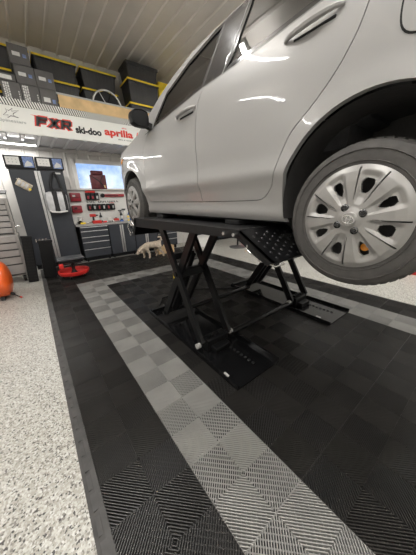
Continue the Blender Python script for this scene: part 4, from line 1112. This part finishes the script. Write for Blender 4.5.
bm = BM(); tube(bm, [(bx1 + .001, 5.36, .99), (bx1 + .05, 5.36, 1.0), (bx1 + .05, 5.60, 1.0), (bx1 + .001, 5.60, .99)], .012, 8); obj('push_handle', bm, M['chrome'], t, True)
for xx in (bx0 + .08, bx1 - .08):
    for yy in (by0 + .06, by1 - .06):
        bm = BM(); lathe(bm, [(.015, -.022), (.058, -.022), (.062, -.012), (.062, .012), (.058, .022), (.015, .022)], (xx, yy, .0625), 'X', 20); cs = obj('caster', bm, M['blackplastic'], t, True)
        bm = BM(); box(bm, xx - .035, xx - .027, yy - .03, yy + .03, .05, .13); box(bm, xx + .027, xx + .035, yy - .03, yy + .03, .05, .13); cyl(bm, (xx - .036, yy, .0625), (xx + .036, yy, .0625), .014, n=10); obj('caster_fork', bm, M['steel'], cs)

# black ramps stood on end beside the chest
t = thing('drive_up_ramp', 'black perforated ramp stood on end against the tool chest', 'ramp', (-.14, 5.1, 0), None)
Mx = rotm((-.21, 5.1, 0), 'Y', R(5))
bm = BM(); box(bm, -.285, -.135, 5.06, 5.20, .006, .83, .006, M=Mx); rb = obj('ramp_body', bm, M['lift'], t)
bm = BM()
for k in range(14):
    for q in range(2): box(bm, -.265 + q * .065, -.215 + q * .065, 5.0575, 5.061, .05 + k * .054, .075 + k * .054, M=Mx)
obj('ramp_slots', bm, M['dark'], rb)
bm = BM(); box(bm, -.29, -.13, 5.045, 5.06, .80, .845, .004, M=Mx); obj('ramp_lip', bm, M['blackplastic'], t)
t = thing('drive_up_ramp', 'plain black ramp stood on end at the far left corner of the mat', 'ramp', (.1, 5.15, H), None)
Mx = rotm((.05, 5.15, H), 'Y', R(4))
bm = BM(); box(bm, -.04, .165, 5.08, 5.26, H + .008, .73, .006, M=Mx); rb = obj('ramp_body', bm, M['lift'], t)
bm = BM(); 
for k in range(4): cyl(bm, (-.01 + k * .05, 5.10, .71), (-.01 + k * .05, 5.10, .765), .012, n=10)
obj('ramp_pins', bm, M['steel'], rb)
bm = BM(); box(bm, -.05, .175, 5.07, 5.10, .70, .735, .004, M=Mx); obj('ramp_lip', bm, M['blackplastic'], t)

# ------------------------------------------------------------------ rolling mechanic stool
sc = Vector((.44, 4.86, H))
t = thing('mechanic_stool', 'rolling stool with a round red tray base and black seat on the mat corner', 'stool', sc)
bm = BM(); lathe(bm, [(.001, .075), (.20, .075), (.225, .085), (.240, .135), (.252, .142), (.264, .135), (.264, .10), (.245, .068), (.20, .055), (.001, .055)], sc, 'Z', 40); obj('tray_base', bm, M['red'], t, True)
for k in range(5):
    a = 2 * PI * k / 5 + .5; p = sc + Vector((.20 * math.cos(a), .20 * math.sin(a), .026))
    bm = BM(); lathe(bm, [(.006, -.012), (.024, -.012), (.026, 0), (.024, .012), (.006, .012)], p, 'X', 14); cs = obj('caster', bm, M['blackplastic'], t, True)
    bm = BM(); cyl(bm, p + Vector((0, 0, .01)), p + Vector((0, 0, .036)), .012, n=10); box(bm, p.x - .016, p.x - .013, p.y - .012, p.y + .012, p.z, p.z + .035); box(bm, p.x + .013, p.x + .016, p.y - .012, p.y + .012, p.z, p.z + .035); obj('caster_fork', bm, M['nylon'], cs)
bm = BM(); cyl(bm, sc + Vector((0, 0, .075)), sc + Vector((0, 0, .30)), .028); cyl(bm, sc + Vector((0, 0, .075)), sc + Vector((0, 0, .14)), .06, .03); obj('gas_post', bm, M['blackplastic'], t, True)
bm = BM(); box(bm, sc.x - .235, sc.x + .20, sc.y - .16, sc.y + .16, H + .345, H + .39, .02); obj('seat_pad', bm, mat('charcoal_vinyl', (.07, .072, .078), .35, 0, .1, 8), t, True)
bm = BM(); box(bm, sc.x - .20, sc.x + .17, sc.y - .13, sc.y + .13, H + .295, H + .335, .01); obj('seat_pan', bm, M['blackplastic'], t)
bm = BM(); box(bm, sc.x - .23, sc.x - .16, sc.y - .165, sc.y - .13, H + .22, H + .31, .008); obj('side_pocket', bm, M['red'], t)
bm = BM(); tube(bm, [(sc.x + .03, sc.y - .03, H + .25), (sc.x + .14, sc.y - .10, H + .24), (sc.x + .22, sc.y - .12, H + .25)], .009, 6); obj('lever', bm, M['blackplastic'], t, True)

# ------------------------------------------------------------------ orange tank at the left edge
t = thing('portable_tank', 'rounded orange tank on the concrete at the left edge of the photo', 'tank', (-.85, 4.48, 0))
bm = BM(); prof = [(.001, .34)] + [(.27 * math.sin(R(a)), .24 + .10 * math.cos(R(a))) for a in range(15, 91, 15)] + [(.27, -.35)] + [(.27 * math.sin(R(a)), -.35 + .10 * math.cos(R(a))) for a in range(105, 180, 15)] + [(.001, -.45)]
lathe(bm, prof, (-.77, 4.48, .295), 'X', 36); obj('tank_shell', fix(bm), M['orange'], t, True)
for xx in (-1.0, -.62):
    bm = BM(); prism(bm, [(xx, 4.32, 0), (xx, 4.64, 0), (xx, 4.58, .10), (xx, 4.38, .10)], (.05, 0, 0)); obj('foot', fix(bm), M['blackplastic'], t)
bm = BM(); cyl(bm, (-.50, 4.36, .09), (-.45, 4.34, .06), .022, n=12); tube(bm, [(-.46, 4.34, .06), (-.42, 4.31, .035), (-.39, 4.28, .02)], .009, 6); vv = obj('drain_valve', bm, M['blackplastic'], t, True)
bm = BM(); cyl(bm, (-.39, 4.28, .02), (-.375, 4.265, .014), .012, n=8); obj('valve_tip', bm, M['redink'], vv)
bm = BM(); prism(bm, [(-.66, 4.213, .34), (-.58, 4.213, .33), (-.59, 4.212, .27), (-.67, 4.212, .28)], (0, -.006, 0)); obj('white_decal', fix(bm), M['sticker'], t)

# ------------------------------------------------------------------ the dog (skin-modifier body, one continuous mesh)
def dog(px, py):
    g = H
    V, E, Rr = [], [], []
    def v(x, y, z, r, p=None, ry=None):
        V.append((px + x, py + y, g + z)); Rr.append((r, ry or r))
        if p is not None: E.append((p, len(V) - 1))
        return len(V) - 1
    # nose points to -x
    pel = v(.20, 0, .335, .082)
    mid = v(.08, 0, .325, .080, pel); ch = v(-.05, 0, .315, .092, mid); sh = v(-.13, 0, .315, .078, ch)
    nk = v(-.20, 0, .285, .058, sh); hd = v(-.265, 0, .225, .066, nk); mz = v(-.315, 0, .165, .040, hd); ns = v(-.345, 0, .135, .026, mz)
    tl = v(.275, 0, .385, .030, pel); t2 = v(.325, 0, .44, .026, tl); t3 = v(.31, .01, .49, .024, t2); t4 = v(.265, .015, .50, .022, t3); t5 = v(.235, .02, .475, .018, t4)
    for s in (-1, 1):
        st = .05 if s < 0 else -.04
        a = v(-.11 + st * .3, .055 * s, .235, .042, sh); b = v(-.10 + st, .06 * s, .13, .030, a); c = v(-.10 + st, .06 * s, .03, .026, b); v(-.13 + st, .06 * s, .022, .028, c)
        a = v(.215 + st * .2, .06 * s, .25, .056, pel); b = v(.19 + st * .9, .065 * s, .165, .036, a); c = v(.255 + st * 1.2, .065 * s, .105, .026, b); d = v(.25 + st * 1.5, .065 * s, .03, .025, c); v(.215 + st * 1.5, .065 * s, .022, .028, d)
        e = v(-.245, .055 * s, .225, .026, hd); v(-.235, .085 * s, .165, .022, e)
    me = bpy.data.meshes.new('dog'); me.from_pydata(V, E, [])
    o = bpy.data.objects.new('tmpdog', me); COL.objects.link(o)
    sk = o.modifiers.new('skin', 'SKIN'); sk.use_smooth_shade = True
    ly = me.skin_vertices[0].data
    for i, r in enumerate(Rr): ly[i].radius = r; ly[i].use_root = (i == 0)
    sb = o.modifiers.new('sub', 'SUBSURF'); sb.levels = 3; sb.render_levels = 3
    dg = bpy.context.evaluated_depsgraph_get(); dg.update()
    m2 = bpy.data.meshes.new_from_object(o.evaluated_get(dg)); bpy.data.objects.remove(o)
    bm = BM(); bm.from_mesh(m2)
    rnd = random.Random(3)
    from mathutils import noise
    bm.normal_update()
    for q in bm.verts:
        k = noise.noise(q.co * 45) * .007 + noise.noise(q.co * 95) * .004
        q.co += q.normal * k
    T = thing('dog', 'small curly beige dog sniffing the mat in front of the cabinets', 'dog', (px, py, g))
    b = obj('body', bm, M['fur'], T, True, angle=180)
    n0 = Vector((px - .365, py, g + .122))
    bm = BM(); lathe(bm, [(.001, -.014), (.011, -.009), (.015, 0), (.011, .009), (.001, .014)], n0, 'X', 12); obj('nose', bm, M['nose'], T, True)
    for s in (-1, 1):
        c = Vector((px - .315, py + .036 * s, g + .215)); bm = BM(); lathe(bm, [(.001, -.009), (.007, -.005), (.009, 0), (.007, .005), (.001, .009)], c, 'Y', 10); obj('eye', bm, M['nose'], T, True)
dog(2.17, 5.22)

# ------------------------------------------------------------------ behind the lift
t = thing('wooden_crate', 'low tan wooden crate on the mat behind the dog', 'crate', (2.72, 5.52, H))
for k, (a, b) in enumerate(((2.50, 2.68), (2.72, 2.92))):
    bm = BM(); box(bm, a, b, 5.40, 5.42, H, H + .20, .004); box(bm, a, b, 5.62, 5.64, H, H + .20, .004); obj('side_board', bm, M['wood'], t)
bm = BM(); box(bm, 2.50, 2.92, 5.421, 5.619, H, H + .02); box(bm, 2.48, 2.50, 5.40, 5.64, H, H + .2); box(bm, 2.92, 2.94, 5.40, 5.64, H, H + .2); box(bm, 2.68, 2.72, 5.405, 5.635, H, H + .16); obj('frame', bm, M['wood'], t)
t = thing('white_storage_box', 'low white box on the concrete behind the lift', 'box', (4.15, 5.75, 0))
bm = BM(); box(bm, 3.76, 4.50, 5.50, 6.0, 0, .26, .01); obj('box_body', bm, M['white'], t)
bm = BM(); box(bm, 3.75, 4.51, 5.49, 6.01, .262, .285, .006); obj('box_lid', bm, M['white'], t)
bx = (4.71, 4.73)
t = thing('pedestal_stand', 'dark pedestal stand with a round floor base behind the lift', 'stand', (*bx, 0))
bm = BM(); lathe(bm, [(.001, 0), (.24, 0), (.25, .01), (.24, .022), (.10, .04), (.03, .06), (.001, .06)], (*bx, 0), 'Z', 36); obj('round_base', bm, mat('grey_cast_iron', (.10, .10, .10), .4, .3, .1, 10), t, True)
bm = BM(); cyl(bm, (*bx, .05), (*bx, .95), .025); obj('pole', bm, M['lift'], t, True)
bm = BM(); lathe(bm, [(.001, .95), (.17, .95), (.18, .97), (.17, 1.0), (.001, 1.0)], (*bx, 0), 'Z', 24); obj('seat_disc', bm, M['canvas'], t, True)
t = thing('red_jug', 'small red jug standing on the concrete beyond the pedestal stand', 'jug', (5.19, 4.93, 0))
bm = BM(); lathe(bm, [(.001, 0), (.075, 0), (.08, .02), (.08, .15), (.04, .20), (.03, .22), (.001, .22)], (5.19, 4.93, 0), 'Z', 18); obj('jug_body', bm, M['red'], t, True)
bm = BM(); lathe(bm, [(.034, .215), (.034, .245), (.001, .245)], (5.19, 4.93, 0), 'Z', 14); obj('jug_cap', bm, M['ink'], t, True)
t = thing('floor_cone', 'small beige cone on the concrete right of the pedestal base', 'cone', (4.52, 4.13, 0))
bm = BM(); lathe(bm, [(.001, .012), (.05, .012), (.02, .14), (.012, .15), (.001, .15)], (4.52, 4.13, 0), 'Z', 18); obj('cone_body', bm, M['wood'], t, True)
bm = BM(); box(bm, 4.45, 4.59, 4.06, 4.20, 0, .012, .003); obj('cone_base', bm, M['wood'], t)
t = thing('red_can', 'red fuel can on the concrete at the right edge behind the rear wheel', 'can', (5.22, .80, 0))
bm = BM(); box(bm, 5.10, 5.40, .70, .90, 0, .10, .02); box(bm, 5.14, 5.36, .72, .88, .10, .16, .03); obj('can_body', bm, M['red'], t, True)
bm = BM(); cyl(bm, (5.19, .80, .15), (5.17, .80, .20), .02); obj('can_spout', bm, M['ink'], t, True)
# dark cabinets along the right wall
for k, (y0, y1) in enumerate(((.8, 2.0), (2.02, 3.22), (3.24, 4.44), (4.46, 5.66))):
    t = thing('storage_cabinet', ['dark low cabinet on the right wall, first from the rear wheel', 'dark low cabinet on the right wall, second from the rear wheel', 'dark low cabinet on the right wall, behind the pedestal stand', 'dark low cabinet on the right wall, nearest the back corner'][k], 'cabinet', (6.25, (y0 + y1) / 2, 0), 'dark cabinets on the right wall')
    bm = BM(); box(bm, 5.95, 6.56, y0, y1, .05, 1.3, .005); box(bm, 6.0, 6.56, y0 + .02, y1 - .02, 0, .05); obj('cabinet_body', bm, M['cabframe'], t)
    for a, b in ((y0 + .01, (y0 + y1) / 2 - .003), ((y0 + y1) / 2 + .003, y1 - .01)):
        bm = BM(); box(bm, 5.928, 5.949, a, b, .07, 1.28, .004); d = obj('door', bm, M['cabinet'], t)
        bm = BM(); box(bm, 5.914, 5.927, (b if a < (y0 + y1) / 2 - .2 else a + .05) - .04, (b if a < (y0 + y1) / 2 - .2 else a + .05) - .01, .5, .9, .003); obj('door_pull', bm, M['alu'], d)

for k, (x0, x1) in enumerate(((4.55, 5.19), (5.20, 5.84))):
    t = thing('storage_cabinet', ['dark cabinet on the back wall just right of the low white box', 'dark cabinet on the back wall next to the right corner'][k], 'cabinet', ((x0 + x1) / 2, 6.3, 0), 'dark cabinets on the back wall')
    bm = BM(); box(bm, x0, x1, 6.06, 6.56, .05, 1.3, .005); box(bm, x0 + .02, x1 - .02, 6.1, 6.56, 0, .05); obj('cabinet_body', bm, M['cabframe'], t)
    bm = BM(); box(bm, x0 + .01, x1 - .01, 6.038, 6.059, .07, 1.28, .004); d = obj('door', bm, M['cabinet'], t)
    bm = BM(); box(bm, x0 + .05, x0 + .08, 6.024, 6.037, .5, .9, .003); obj('door_pull', bm, M['alu'], d)
